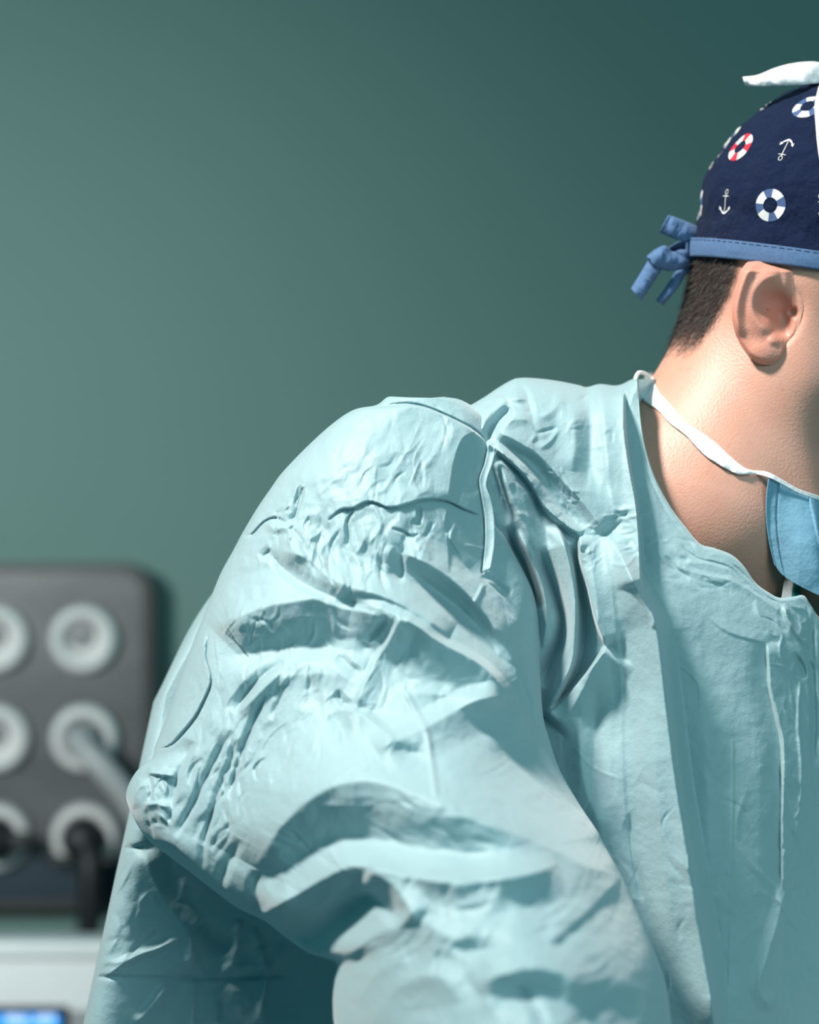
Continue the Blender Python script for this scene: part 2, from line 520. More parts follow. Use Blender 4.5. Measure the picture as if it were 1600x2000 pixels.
bez = rel(bm_obj('screen_bezel', box_bm(bx0, bx1, DW - .012, DW + .01, bz0, bz1, .003), M['black']), dev)
sx1, sz1 = panel_xz(120, 1976, DW); sx0, sz0 = panel_xz(-465, 2316, DW)
scr = bm_obj('screen', box_bm(sx0, sx1, DW - .0135, DW - .011, sz0, sz1), M['screen']); scr.parent = bez
bm_ = [(20, 1984, 6), (32, 1983, 9), (45, 1985, 9), (56, 1985, 6), (71, 1988, 2.5), (84, 1984, 8), (97, 1982, 9), (109, 1983, 7)]
for (px, py, w) in bm_:
    a, zt = panel_xz(px - w, py - 6, DW); b, zb = panel_xz(px + w * .3, py + 7, DW)
    g = bm_obj('display_mark', box_bm(a, b, DW - .0150, DW - .0134, zb, zt, .0006, 2), M['digits']); g.parent = scr
gx0, gz1 = panel_xz(134, 1972, DW); gx1, gz0 = panel_xz(200, 2330, DW)
rel(bm_obj('side_panel', box_bm(gx0 + .001, gx1, DW - .006, DW + .01, gz0, gz1, .002), M['casing_grey']), dev)
for sx in (wx0 + .06, wx1 - .06):
    for sy in (DW + .01, DW + .115):
        v, q = lathe([(.0001, -.02), (.05, -.018), (.06, -.012), (.06, .012), (.05, .018), (.0001, .02)], 24)
        v = v[:, [1, 0, 2]] + np.array([sx, sy, .06])
        rel(link('caster', np_mesh('caster', v, q), M['black']), dev)
        rel(bm_obj('caster_fork', box_bm(sx - .03, sx + .03, sy - .02, sy + .02, .10, .125, .003), M['casing_grey']), dev)

# ------------------------------------------------------------------ person: head, neck and body
YAW, PITCH = math.radians(20), math.radians(11)
HC = np.array(P(1660, 452, 1.575))                       # centre of the cranium
FW = np.array([math.cos(YAW) * math.cos(PITCH), -math.sin(YAW) * math.cos(PITCH), -math.sin(PITCH)])
SD = np.array([-math.sin(YAW), -math.cos(YAW), 0.0])      # towards the near ear
UP = np.cross(SD, FW); UP = UP if UP[2] > 0 else -UP
def hl(f, s, u):                                          # head coordinates in mm -> world
    return HC + (FW * f + SD * s + UP * u) / 1000.0

def sd_ell(p, c, ax, r):
    d = p - np.asarray(c, np.float32)
    q = np.stack([d @ np.asarray(a, np.float32) for a in ax], -1)
    r = np.asarray(r, np.float32)
    k0 = np.linalg.norm(q / r, axis=-1); k1 = np.linalg.norm(q / (r * r), axis=-1)
    return k0 * (k0 - 1.0) / (k1 + 1e-9)
def sd_cap(p, a, b, ra, rb):
    a = np.asarray(a, np.float32); b = np.asarray(b, np.float32)
    ab = b - a
    t = np.clip(((p - a) @ ab) / float(ab @ ab), 0, 1)
    return np.linalg.norm(p - a - t[..., None] * ab, axis=-1) - (ra + (rb - ra) * t)
def smin(a, b, k):
    h = np.clip(0.5 + 0.5 * (b - a) / k, 0, 1)
    return b + (a - b) * h - k * h * (1 - h)
AX = (FW, SD, UP)
WX = (np.array([1., 0, 0]), np.array([0, 1., 0]), np.array([0, 0, 1.]))

EAR_D = []
def body_sdf(p):
    d = sd_ell(p, hl(0, 0, 0), AX, (.0925, .0735, .094))
    d = smin(d, sd_ell(p, hl(-18, 0, -26), AX, (.064, .064, .060)), .03)
    # face and jaw
    d = smin(d, sd_ell(p, hl(44, 0, -62), AX, (.050, .058, .072)), .03)
    for s in (-1, 1):
        d = smin(d, sd_cap(p, hl(4, s * 53, -96), hl(72, s * 14, -128), .016, .015), .024)
        d = smin(d, sd_cap(p, hl(-2, s * 58, -40), hl(4, s * 54, -96), .016, .016), .024)
        d = smin(d, sd_ell(p, hl(70, s * 40, -52), AX, (.018, .016, .012)), .02)       # cheekbones
        d = np.maximum(d, -(sd_ell(p, hl(92, s * 31, -30), AX, (.012, .017, .012)))) if False else d
        d = smin(d, sd_cap(p, hl(86, s * 12, -20), hl(84, s * 44, -20), .007, .006), .012)  # brow
        d = smin(d, sd_ell(p, hl(79, s * 31, -34), AX, (.013, .013, .012)), .006)        # eyeball under lid
    d = smin(d, sd_cap(p, hl(90, 0, -32), hl(110, 0, -64), .007, .011), .012)           # nose
    for s in (-1, 1):
        d = smin(d, sd_ell(p, hl(99, s * 12, -68), AX, (.010, .007, .007)), .006)
    d = smin(d, sd_cap(p, hl(92, -17, -93), hl(92, 17, -93), .006, .006), .008)         # lips
    d = smin(d, sd_cap(p, hl(91, -14, -102), hl(91, 14, -102), .006, .006), .006)
    d = smin(d, sd_ell(p, hl(84, 0, -126), AX, (.016, .020, .016)), .015)               # chin
    # neck
    d = smin(d, sd_cap(p, P(1540, 600, 1.585), P(1400, 1010, 1.555), .054, .062), .035)
    d = smin(d, sd_cap(p, P(1482, 645, 1.59), P(1362, 900, 1.58), .036, .046), .03)
    d = smin(d, sd_cap(p, P(1512, 735, 1.532), P(1600, 1120, 1.515), .012, .011), .022)   # sternomastoid
    d = smin(d, sd_cap(p, P(1385, 960, 1.575), P(1010, 1010, 1.53), .042, .034), .05)    # trapezius
    d = smin(d, sd_cap(p, P(1430, 900, 1.61), P(1720, 1020, 1.70), .040, .034), .05)
    d = smin(d, sd_cap(p, P(1080, 1170, 1.605), P(1780, 1170, 1.72), .080, .075), .05)   # chest
    if EAR_D:                                                                            # ear canal, both sides
        for c_, r_ in EAR_D:
            d = -smin(-d, sd_ell(p, c_, AX, r_), .006)
    d = smin(d, sd_cap(p, P(1450, 1260, 1.64), P(1280, 1720, 1.66), .105, .11), .05)
    return d

def surface_net(f, lo, hi, h):
    lo = np.array(lo, float); n = np.ceil((np.array(hi) - lo) / h).astype(int) + 1
    gx, gy, gz = [(lo[k] + h * np.arange(n[k])).astype(np.float32) for k in range(3)]
    D = np.empty(n, np.float32)
    for i in range(n[0]):
        p = np.empty((n[1], n[2], 3), np.float32)
        p[..., 0] = gx[i]; p[..., 1] = gy[:, None]; p[..., 2] = gz[None]
        D[i] = f(p)
    ins = D < 0
    c = ins[:-1, :-1, :-1].astype(np.int8)
    tot = sum(ins[a:n[0] - 1 + a, b:n[1] - 1 + b, e:n[2] - 1 + e].astype(np.int8) for a in (0, 1) for b in (0, 1) for e in (0, 1))
    act = (tot > 0) & (tot < 8)
    idx = -np.ones(act.shape, np.int64)
    ii = np.argwhere(act); idx[act] = np.arange(len(ii))
    V = lo + (ii + 0.5) * h
    for it in range(4):
        Vf = V.astype(np.float32)
        e = 1e-3
        d0 = f(Vf)
        g = np.stack([f(Vf + np.float32(e) * np.eye(3, dtype=np.float32)[k]) - d0 for k in range(3)], -1) / e
        gn = (g * g).sum(-1) + 1e-6
        V = V - np.clip((d0 / gn), -h, h)[:, None] * g * 0.9
    quads = []
    for ax in range(3):
        b, e = [k for k in range(3) if k != ax]
        s0 = [slice(None)] * 3; s1 = [slice(None)] * 3
        s0[ax] = slice(0, n[ax] - 1); s1[ax] = slice(1, n[ax])
        A = ins[tuple(s0)]; B = ins[tuple(s1)]
        cr = np.argwhere(A != B)
        ok = (cr[:, b] > 0) & (cr[:, e] > 0) & (cr[:, b] < n[b] - 1) & (cr[:, e] < n[e] - 1)
        cr = cr[ok]
        def get(db, de):
            q = cr.copy(); q[:, b] += db; q[:, e] += de
            return idx[q[:, 0], q[:, 1], q[:, 2]]
        qd = np.stack([get(-1, -1), get(0, -1), get(0, 0), get(-1, 0)], -1)
        flip = A[cr[:, 0], cr[:, 1], cr[:, 2]]
        if ax == 1: flip = ~flip
        qd = np.where(flip[:, None], qd, qd[:, ::-1])
        quads.append(qd)
    Q = np.concatenate(quads); Q = Q[(Q >= 0).all(1)]
    return V, Q

def ray_depth(px, py, f=body_sdf, t0=1.30, t1=1.85):
    px = np.atleast_1d(np.asarray(px, float)); py = np.atleast_1d(np.asarray(py, float))
    d = np.full(px.shape, t0)
    for it in range(60):
        s = f(Pn(px, py, d).astype(np.float32))
        d = d + np.clip(s, -.01, .05) * 0.9
        d = np.minimum(d, t1)
    return d

d_front = float(ray_depth(1200 + 1470 / 4, 450 + 560 / 4)[0])
for (ex_, ey_, rr_) in ((1519, 606, (.0145, .012, .0150)), (1526, 640, (.0060, .010, .0080))):
    c_ = np.array(P(ex_, ey_, d_front + .002))
    EAR_D.append((c_, rr_)); EAR_D.append((c_ - 2 * SD * ((c_ - HC) @ SD), rr_))
HV, HQ = surface_net(body_sdf, (-.02, 1.38, CZ - .20), (.42, 1.79, CZ + .285), .0026)

# tint attribute: red = ear blood, green = cropped hair, blue = beard shadow
hpx, hpy = pix(HV)
hr = HV - HC
hf = hr @ FW * 1000; hs = hr @ SD * 1000; hu = hr @ UP * 1000
def sstep(a, b, x):
    t = np.clip((x - a) / (b - a), 0, 1); return t * t * (3 - 2 * t)
# hair: limited in front by a line running down and back behind the ear
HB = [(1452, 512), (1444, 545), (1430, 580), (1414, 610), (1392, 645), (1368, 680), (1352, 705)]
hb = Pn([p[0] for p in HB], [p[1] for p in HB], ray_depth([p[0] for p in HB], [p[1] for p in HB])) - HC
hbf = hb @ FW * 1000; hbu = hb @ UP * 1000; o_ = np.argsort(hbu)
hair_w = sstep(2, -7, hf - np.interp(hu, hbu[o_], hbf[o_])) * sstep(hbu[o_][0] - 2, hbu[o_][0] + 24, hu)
beard = sstep(-2, 20, hf + 0.10 * (hu + 100)) * sstep(-30, -60, hu) * sstep(-150, -132, hu) * (1 - sstep(70, 84, hf) * 0.0)
beard = beard * (np.abs(hs) > 0) * sstep(1.44, 1.45, HV[:, 1])
tint = np.zeros((len(HV), 4)); tint[:, 3] = 1
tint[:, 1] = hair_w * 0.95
tint[:, 2] = beard * 0.7

# ---- ear
EO = np.array([(1000, 290), (965, 400), (935, 520), (920, 640), (932, 750), (965, 850), (1010, 930), (1065, 1000), (1130, 1042), (1210, 1052),
               (1275, 1040), (1312, 1000), (1335, 930), (1375, 880), (1420, 800), (1455, 700), (1475, 600), (1480, 500), (1480, 400),
               (1465, 300), (1400, 205), (1300, 165), (1180, 160), (1090, 190), (1035, 235)], float)
EC = np.array((1200.0, 620.0))
CRISP = 1.0
def ear_geometry(mirror=False):
    ang = np.arctan2(EO[:, 1] - EC[1], EO[:, 0] - EC[0]); rad = np.hypot(EO[:, 0] - EC[0], EO[:, 1] - EC[1])
    o = np.argsort(ang); ang = ang[o]; rad = rad[o]
    nth, nr = 220, 90
    th = np.linspace(-math.pi, math.pi, nth, endpoint=False)
    R = np.interp(th, ang, rad, period=2 * math.pi)
    for _ in range(6): R = (np.roll(R, 1) + R * 2 + np.roll(R, -1)) / 4
    r = np.linspace(0.004, 1, nr) ** 0.8
    X = EC[0] + r[:, None] * R * np.cos(th); Y = EC[1] + r[:, None] * R * np.sin(th)
    H = 3.0 * sstep(1470, 1050, X)
    x = X.ravel(); y = Y.ravel(); h = H.ravel().copy()
    fold(h, x, y, [(1470, 330), (1420, 250), (1300, 212), (1180, 210), (1092, 255), (1042, 340), (1000, 440), (972, 540), (958, 640), (968, 740), (1000, 830)], 3.6, 66, 64, 1.5, 16, .12)
    fold(h, x, y, [(1110, 300), (1056, 400), (1022, 500), (1006, 600), (1018, 690), (1050, 760)], -.8, 50, 46, 1.6, 8, .25)
    fold(h, x, y, [(1300, 335), (1180, 380), (1105, 470), (1078, 570), (1090, 655), (1145, 745), (1220, 815)], 2.8, 62, 110, 1.5, 16, .15)
    def blob(cx, cy, rx, ry, a, rot=0):
        c, s_ = math.cos(rot), math.sin(rot)
        ex = ((x - cx) * c + (y - cy) * s_) / rx; ey = (-(x - cx) * s_ + (y - cy) * c) / ry
        return a * np.exp(-(ex ** 2 + ey ** 2) ** 1.3)
    h += blob(1275, 590, 150, 115, -10.0, .35)
    h += blob(1320, 745, 85, 110, -8.5, -.25)
    h += blob(1412, 640, 40, 34, -7)
    h += blob(1258, 850, 60, 45, 2.6)
    h += blob(1170, 950, 120, 90, 2.5)
    h = np.where(h > 0, h * sstep(1465, 1330, x) , h * sstep(1490, 1440, x))
    H = h.reshape(X.shape)
    Y = Y + np.clip(360 - Y, 0, 300) ** 2 / 200 * .2
    rimh = H[-1].copy()
    # rounded rim, then the back of the ear running in to the head
    edge = sstep(.86, 1.0, r)[:, None] ** 2
    front = sstep(1280, 1420, X) 
    H = H - edge * 3.0
    Xs, Ys, Hs = [X], [Y], [H]
    for k, (ins, dep) in enumerate(((1.0, 5.5), (.97, 8), (.90, 11), (.80, 15), (.70, 24))):
        q = ins
        Xs.append((EC[0] + 40 + (X[-1] - EC[0] - 40) * q)[None]); Ys.append((EC[1] + (Y[-1] - EC[1]) * q)[None]); Hs.append((rimh - dep)[None])
    X = np.concatenate(Xs); Y = np.concatenate(Ys); H = np.concatenate(Hs)
    return X, Y, H, nth
EX, EY, EH, nth = ear_geometry()
EPX = 1200 + EX / 4; EPY = 450 + EY / 4
ED = d_front - 0.0015 - EH / 1000.0 + (1470 - EX) / 12.4 / 1000 * 0.12 + np.clip(EX - 1400, 0, 99) / 50 * .004 + np.clip(320 - EY, 0, 200) / 120 * .022 + np.clip(EX - 1310, 0, 80) / 60 * .004 * sstep(800, 900, EY)
_sv = list(EAR_D); EAR_D.clear()
skin_d = ray_depth(EPX.ravel(), EPY.ravel()).reshape(EPX.shape); EAR_D.extend(_sv)
wf = sstep(1330, 1455, EX) * (1 - np.exp(-(((EX - 1330) / 95) ** 2 + ((EY - 650) / 130) ** 2) ** 2))
ED = ED * (1 - wf) + (skin_d + .0012) * wf
EV = Pn(EPX, EPY, ED).reshape(-1, 3)
EQ = grid_quads(EX.shape[0], nth, True)[:, ::-1]
et = np.zeros((len(EV), 4)); et[:, 3] = 1
exf, eyf = EX.ravel(), EY.ravel()
et[:, 0] = np.clip(0.28 + 0.75 * np.exp(-(((exf - 1265) / 130) ** 2 + ((eyf - 610) / 130) ** 2)) + 0.25 * sstep(1100, 960, exf) + .2 * np.exp(-(((exf - 1160) / 130) ** 2 + ((eyf - 950) / 110) ** 2)), 0, 1) * sstep(1480, 1380, exf)
# far ear: reflect the near one through the middle plane of the head
rel_ = EV - HC
EV2 = EV - 2 * np.outer(rel_ @ SD, SD)
allV = np.concatenate([HV, EV, EV2]); nh = len(HV)
allQ = np.concatenate([HQ, EQ + nh, EQ[:, ::-1] + nh + len(EV)])
tint = np.concatenate([tint, et, et])
# legs, hidden by the gown, carry the figure on the floor
for lx, ly in ((.05, 1.68), (.22, 1.74)):
    v, q = tube(smooth_path([(lx + .06, ly - .01, 1.12), (lx + .02, ly, .86), (lx, ly - .02, .50), (lx, ly + .01, .12), (lx, ly, .04)], 24), np.interp(np.linspace(0, 1, 24), [0, .3, .55, .8, 1], [.085, .082, .062, .045, .045]), 20)
    allQ = np.concatenate([allQ, q + len(allV)]); allV = np.concatenate([allV, v])
    t4 = np.zeros((len(v), 4)); t4[:, 3] = 1; tint = np.concatenate([tint, t4])
v, q = tube(smooth_path([P(1280, 1640, 1.62), (.15, 1.70, 1.18), (.15, 1.71, 1.0)], 16), [.10] * 16, 24)
allQ = np.concatenate([allQ, q + len(allV)]); allV = np.concatenate([allV, v]); t4 = np.zeros((len(v), 4)); t4[:, 3] = 1; tint = np.concatenate([tint, t4])
me = np_mesh('person', allV, allQ)
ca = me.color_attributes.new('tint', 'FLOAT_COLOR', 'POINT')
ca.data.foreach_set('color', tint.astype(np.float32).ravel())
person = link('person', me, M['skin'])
tag(person, 'surgeon in a crumpled teal gown with a navy cap and a lowered mask', 'person')
BODY = BVHTree.FromPolygons([tuple(c) for c in HV], [tuple(int(i) for i in r) for r in HQ])
CAMP = Vector((0, 0, CZ))
def hit(bvh, px, py):
    d = Vector(P(px, py, 1.0)) - CAMP
    h = bvh.ray_cast(CAMP, d.normalized())
    return h[0], h[1]

# ---- short hair and beard stubble: tapering strands
def strands(name, roots, norms, dirs, length, width, mat, parent, lift=.35, seg=3, curl=.3):
    n = len(roots)
    V = np.empty((n, seg + 1, 2, 3)); r = np.random.default_rng(3)
    L = length * r.uniform(.6, 1.25, n)
    p = roots - norms * .0006
    dirn = dirs + norms * lift + r.normal(0, curl, (n, 3)) * .5
    dirn /= np.linalg.norm(dirn, axis=1)[:, None]
    side = np.cross(dirn, norms + r.normal(0, .5, (n, 3))); side /= np.linalg.norm(side, axis=1)[:, None] + 1e-9
    for k in range(seg + 1):
        w = width * (1 - .85 * k / seg)
        V[:, k, 0] = p - side * w[:, None] if np.ndim(w) else p - side * w
        V[:, k, 1] = p + side * w[:, None] if np.ndim(w) else p + side * w
        p = p + dirn * (L / seg)[:, None]
        dirn = dirn - norms * .16 + r.normal(0, curl, (n, 3)) * .16
        dirn /= np.linalg.norm(dirn, axis=1)[:, None]
    base = np.arange(n)[:, None, None] * (seg + 1) * 2 + np.arange(seg)[None, :, None] * 2
    q = (base + np.array([0, 1, 3, 2])).reshape(-1, 4)
    return link(name, np_mesh(name, V.reshape(-1, 3), q, False), mat, parent)

tri = HQ[:, :3]
fa = HV[HQ[:, 0]]; cen = HV[HQ].mean(1)
fn = np.cross(HV[HQ[:, 1]] - fa, HV[HQ[:, 3]] - fa); area = np.linalg.norm(fn, axis=1); fn /= area[:, None] + 1e-12
if np.mean((fn * (cen - np.array(P(1500, 700, 1.57)))).sum(1)) < 0: fn = -fn
def scatter(weight, n, seed):
    r = np.random.default_rng(seed)
    w = weight * area; w = w / w.sum()
    k = r.choice(len(w), n, p=w)
    q = HV[HQ[k]]
    a, b = r.random(n)[:, None], r.random(n)[:, None]
    pt = (q[:, 0] * (1 - a) + q[:, 1] * a) * (1 - b) + (q[:, 3] * (1 - a) + q[:, 2] * a) * b
    return pt, fn[k]
hwf = hair_w[HQ].mean(1); bwf = beard[HQ].mean(1)
uf = hu[HQ].mean(1)
rp, rn = scatter(np.where(uf < 0, hwf, 0) ** 1.3, 36000, 11)
dn = -UP * .8 - FW * .45
dirs = np.tile(dn, (len(rp), 1)); dirs -= rn * (dirs * rn).sum(1)[:, None]; dirs /= np.linalg.norm(dirs, axis=1)[:, None] + 1e-9
ht = strands('hair', rp, rn, dirs, .0068, np.full(len(rp), .00013), M['hair'], person, .30, 3, .55)
tag(ht, 'short dark hair cropped at the nape', kind='stuff')
rp, rn = scatter(bwf ** 1.2, 9000, 12)
dn = -UP * .7 - FW * .2 + SD * .1
dirs = np.tile(dn, (len(rp), 1)); dirs -= rn * (dirs * rn).sum(1)[:, None]; dirs /= np.linalg.norm(dirs, axis=1)[:, None] + 1e-9
st = strands('stubble', rp, rn, dirs, .0016, np.full(len(rp), .00008), M['hair'], person, .5, 1, .4)
tag(st, 'dark beard stubble on the jaw', kind='stuff')
# brows and eyelid lines
for s in (-1, 1):
    pts = smooth_path([hl(96, s * 12, -19), hl(93, s * 28, -14), hl(83, s * 46, -19)], 12)
    v, q = tube(pts, np.interp(np.linspace(0, 1, 12), [0, .4, 1], [.003, .0035, .001]), 8)
    link('eyebrow', np_mesh('eyebrow', v, q), M['hair'], person)
    v, q = tube(smooth_path([hl(92.5, s * 20, -37), hl(92.5, s * 31, -39), hl(86, s * 43, -37)], 12), [.0008] * 12, 6)
    link('eyelid_line', np_mesh('eyelid_line', v, q), M['hair'], person)

# ------------------------------------------------------------------ gown
gown = link('surgical_gown', None, None, person)
gown.empty_display_size = .1
gown['label'] = 'crumpled teal surgical gown'

def edge_curve(rows, u):
    """rows (u, x, y), sampled by smooth monotone interpolation"""
    r = np.array(rows, float)
    dense = smooth_path(r, len(r) * 12)
    o = np.argsort(dense[:, 0], kind='stable'); dense = dense[o]
    return np.interp(u, dense[:, 0], dense[:, 1]), np.interp(u, dense[:, 0], dense[:, 2])

def auto_u(keys, pts):
    """pts (x, y) along an edge; keys {index: u}; the rest spread by length"""
    p = np.array(pts, float)
    s = np.concatenate([[0], np.cumsum(np.linalg.norm(np.diff(p, axis=0), axis=1))])
    ks = sorted(keys)
    u = np.interp(s, [s[k] for k in ks], [keys[k] for k in ks])
    return [(u[k], p[k, 0], p[k, 1]) for k in range(len(p))]

CRISP = 0.5
# ---- right sleeve -------------------------------------------------
SA = [(815, 779), (772, 775), (756, 776), (735, 791), (692, 800), (650, 827), (600, 872), (552, 922), (528, 955), (502, 993), (474, 1040), (456, 1074), (430, 1122),
      (405, 1185), (381, 1245), (357, 1308), (336, 1370), (318, 1420), (303, 1457), (296, 1482), (266, 1507), (247, 1545), (251, 1575), (268, 1610), (291, 1642),
      (330, 1672), (372, 1704), (412, 1735), (462, 1772), (515, 1798), (560, 1832), (605, 1862), (655, 1880), (652, 1915), (650, 1960), (655, 2010), (680, 2090), (715, 2170), (740, 2260)]
SB = [(868, 775), (900, 781), (930, 800), (946, 828), (956, 866), (948, 905), (937, 937), (942, 975), (947, 1008), (962, 1022), (985, 1047), (1002, 1078), (1022, 1115), (1041, 1156),
      (1051, 1202), (1056, 1250), (1055, 1297), (1060, 1390), (1072, 1440), (1092, 1500), (1130, 1568), (1166, 1622), (1183, 1655), (1218, 1718), (1247, 1782), (1276, 1850), (1300, 1922),
      (1311, 2000), (1314, 2090), (1305, 2170), (1295, 2260)]
UA = auto_u({0: 0, 6: .13, 13: .31, 18: .47, 22: .585, 27: .70, 31: .79, 34: .86, 38: 1.0}, SA)
UB = auto_u({0: 0, 5: .13, 9: .25, 14: .40, 17: .55, 20: .68, 22: .76, 25: .86, 30: 1.0}, SB)
nu, nv = 640, 520
u = np.linspace(0, 1, nu)
ax_, ay_ = edge_curve(UA, u); bx_, by_ = edge_curve(UB, u)
vv = np.linspace(0, 1, nv); vv = vv - 0.10 * np.sin(2 * math.pi * vv) / (2 * math.pi) * 2
PX = ax_[:, None] * (1 - vv) + bx_[:, None] * vv
PY = ay_[:, None] * (1 - vv) + by_[:, None] * vv
px = PX.ravel(); py = PY.ravel()
sl_ctrl = [(850, 800, 1.448), (760, 800, 1.445), (700, 850, 1.425), (900, 900, 1.435), (950, 950, 1.447), (600, 960, 1.42), (800, 1050, 1.398), (950, 1100, 1.432), (1000, 1100, 1.438),
           (460, 1180, 1.425), (700, 1250, 1.385), (950, 1250, 1.405), (1050, 1280, 1.43), (350, 1430, 1.425), (600, 1450, 1.362), (900, 1450, 1.338), (1050, 1450, 1.37),
           (270, 1570, 1.425), (450, 1650, 1.385), (700, 1650, 1.305), (1000, 1650, 1.275), (1170, 1680, 1.29), (600, 1820, 1.345), (800, 1850, 1.245), (1100, 1850, 1.20),
           (1280, 1900, 1.22), (700, 2000, 1.275), (950, 2000, 1.18), (1300, 2000, 1.20), (740, 2260, 1.20), (1000, 2260, 1.10), (1290, 2260, 1.14)]
D0 = tps(sl_ctrl)(px, py)
H = np.zeros_like(px)
f = lambda pts, h, wl, wr, p=2.0, soft=2.0, taper=.2: fold(H, px, py, pts, h, wl, wr, p, soft, taper)
# long drapes
f([(420, 1234), (446, 1212), (520, 1184), (570, 1176), (632, 1166), (682, 1174), (745, 1188), (785, 1206), (822, 1228), (850, 1250), (912, 1282), (950, 1308), (982, 1343), (1000, 1372)], 17, 70, 95, 1.7, 5, .10)
f([(425, 1285), (520, 1272), (620, 1262), (690, 1272)], -9, 55, 50, 1.8, 10, .3)
f([(470, 1345), (560, 1300), (650, 1296), (720, 1330)], 6, 50, 70, 2, 14, .3)
f([(545, 1078), (570, 1079), (598, 1090), (634, 1120), (672, 1141), (722, 1154), (772, 1174), (822, 1202), (880, 1240)], 12, 60, 36, 1.6, 4, .12)
f([(520, 1076), (535, 1090), (567, 1124), (616, 1152), (671, 1172), (733, 1184), (772, 1197), (797, 1212)], -7, 22, 16, 1.6, 2, .15)
f([(510, 1092), (522, 1080), (530, 1074)], -5, 14, 14, 1.5, 1, .3)
f([(786, 1078), (840, 1104), (890, 1138), (940, 1188), (990, 1258), (1030, 1338), (1052, 1400)], 11, 48, 44, 1.7, 4, .12)
f([(790, 1098), (850, 1152), (915, 1205), (975, 1285), (1010, 1345)], -6, 30, 30, 1.8, 6, .2)
f([(785, 1082), (784, 1110), (780, 1140)], -4, 10, 22, 1.6, 1, .3)
f([(784, 1206), (762, 1250), (732, 1296), (704, 1360), (700, 1384)], 6.5, 38, 10, 1.5, 2, .12)
f([(757, 1203), (738, 1228), (715, 1252)], -5, 12, 12, 1.6, 2, .3)
f([(660, 1278), (682, 1300), (708, 1318)], -5, 12, 24, 1.6, 2, .3)
f([(672, 1385), (708, 1398), (740, 1422), (772, 1447)], 6, 16, 38, 1.6, 2, .15)
f([(655, 1350), (672, 1372), (690, 1378)], -5, 12, 12, 1.5, 1, .3)
f([(735, 1468), (772, 1447), (826, 1423), (884, 1392), (926, 1371), (988, 1360)], 11, 34, 62, 1.7, 5, .15)
f([(795, 1350), (862, 1356), (914, 1362), (1000, 1362)], 4, 26, 26, 1.7, 4, .25)
f([(785, 1342), (821, 1405), (835, 1436), (841, 1476), (847, 1520), (852, 1562)], 2.6, 10, 8, 1.4, 1.5, .1)
f([(770, 1455), (800, 1470), (832, 1472)], -5, 20, 30, 1.8, 5, .3)
f([(640, 1402), (660, 1410), (672, 1440), (664, 1456)], -4, 22, 22, 1.8, 4, .3)
f([(500, 1695), (524, 1652), (560, 1602), (604, 1562), (662, 1531), (737, 1526), (826, 1558), (912, 1591), (1000, 1628), (1094, 1666), (1150, 1694), (1216, 1709)], 24, 130, 125, 1.8, 7, .12)
f([(560, 1690), (640, 1640), (760, 1640), (880, 1660), (990, 1690)], -9, 60, 60, 2, 20, .25)
f([(510, 1789), (560, 1760), (625, 1720), (680, 1693), (740, 1697), (812, 1715), (925, 1723), (1037, 1706), (1090, 1686)], 20, 55, 68, 1.7, 5, .10)
f([(545, 1825), (600, 1838), (650, 1815), (690, 1780), (730, 1745)], -22, 50, 55, 1.8, 12, .25)
f([(715, 1700), (762, 1724), (790, 1760), (814, 1797)], 11, 40, 40, 1.6, 4, .15)
f([(700, 1745), (745, 1765), (790, 1800)], -8, 26, 26, 1.8, 5, .3)
f([(668, 1895), (700, 1850), (760, 1815), (815, 1797), (880, 1830), (930, 1850)], 9, 70, 60, 2, 12, .3)
f([(1215, 1706), (1205, 1722), (1150, 1778), (1066, 1846)], 5, 40, 30, 1.8, 6, .2)
f([(1206, 1740), (1120, 1820), (1075, 1860)], -5, 26, 30, 1.8, 6, .3)
f([(880, 1848), (925, 1857), (992, 1851)], -5, 26, 12, 1.7, 3, .3)
f([(930, 1935), (970, 1905), (1037, 1890), (1105, 1905), (1130, 1950)], 9, 50, 48, 1.7, 6, .2)
f([(960, 1965), (1020, 1935), (1080, 1945), (1110, 1990)], -6, 46, 46, 1.8, 8, .3)
f([(1000, 1930), (1040, 1960), (1070, 2005)], -4, 18, 18, 1.7, 4, .3)
f([(1120, 2010), (1180, 1965), (1250, 1990)], -8, 50, 50, 1.8, 10, .3)
f([(690, 1960), (740, 1900), (800, 1870)], 5, 40, 50, 1.9, 10, .3)
f([(720, 2010), (780, 1930), (850, 1905), (900, 1960)], 5, 40, 50, 1.9, 8, .3)
f([(690, 1176), (745, 1188), (785, 1206), (822, 1228), (850, 1250), (912, 1282), (950, 1308), (982, 1343), (1000, 1372), (1032, 1440)], 9, 16, 90, 1.4, 1.5, .12)
f([(786, 1078), (840, 1104), (890, 1138), (940, 1188), (985, 1250)], 5, 60, 14, 1.4, 1.5, .12)
# elbow fan of narrow folds
f([(406, 1240), (404, 1285), (413, 1330), (396, 1374), (376, 1410), (337, 1454), (303, 1464)], -3.2, 3, 3.5, 1.2, .8, .06)
f([(400, 1230), (400, 1285), (408, 1330), (391, 1374), (370, 1408), (330, 1452)], 4, 6, 60, 1.8, 2, .15)
f([(552, 1290), (502, 1330), (455, 1392)], -9, 9, 20, 1.5, 1.5, .3)
f([(565, 1300), (520, 1340), (470, 1392)], 5, 24, 10, 1.6, 2, .3)
f([(518, 1355), (496, 1412), (476, 1462), (458, 1520), (447, 1562)], -6, 7, 15, 1.5, 1.2, .3)
f([(555, 1345), (542, 1376), (530, 1406)], -3.5, 6, 10, 1.5, 1, .35)
f([(452, 1428), (426, 1475), (400, 1525), (385, 1560), (367, 1593), (342, 1636)], -5.5, 7, 15, 1.5, 1.2, .25)
f([(463, 1445), (450, 1495), (430, 1538), (415, 1588), (397, 1652)], -4.5, 6, 13, 1.5, 1.2, .25)
f([(377, 1448), (360, 1485), (347, 1517), (332, 1578)], -6, 10, 34, 1.6, 2, .2)
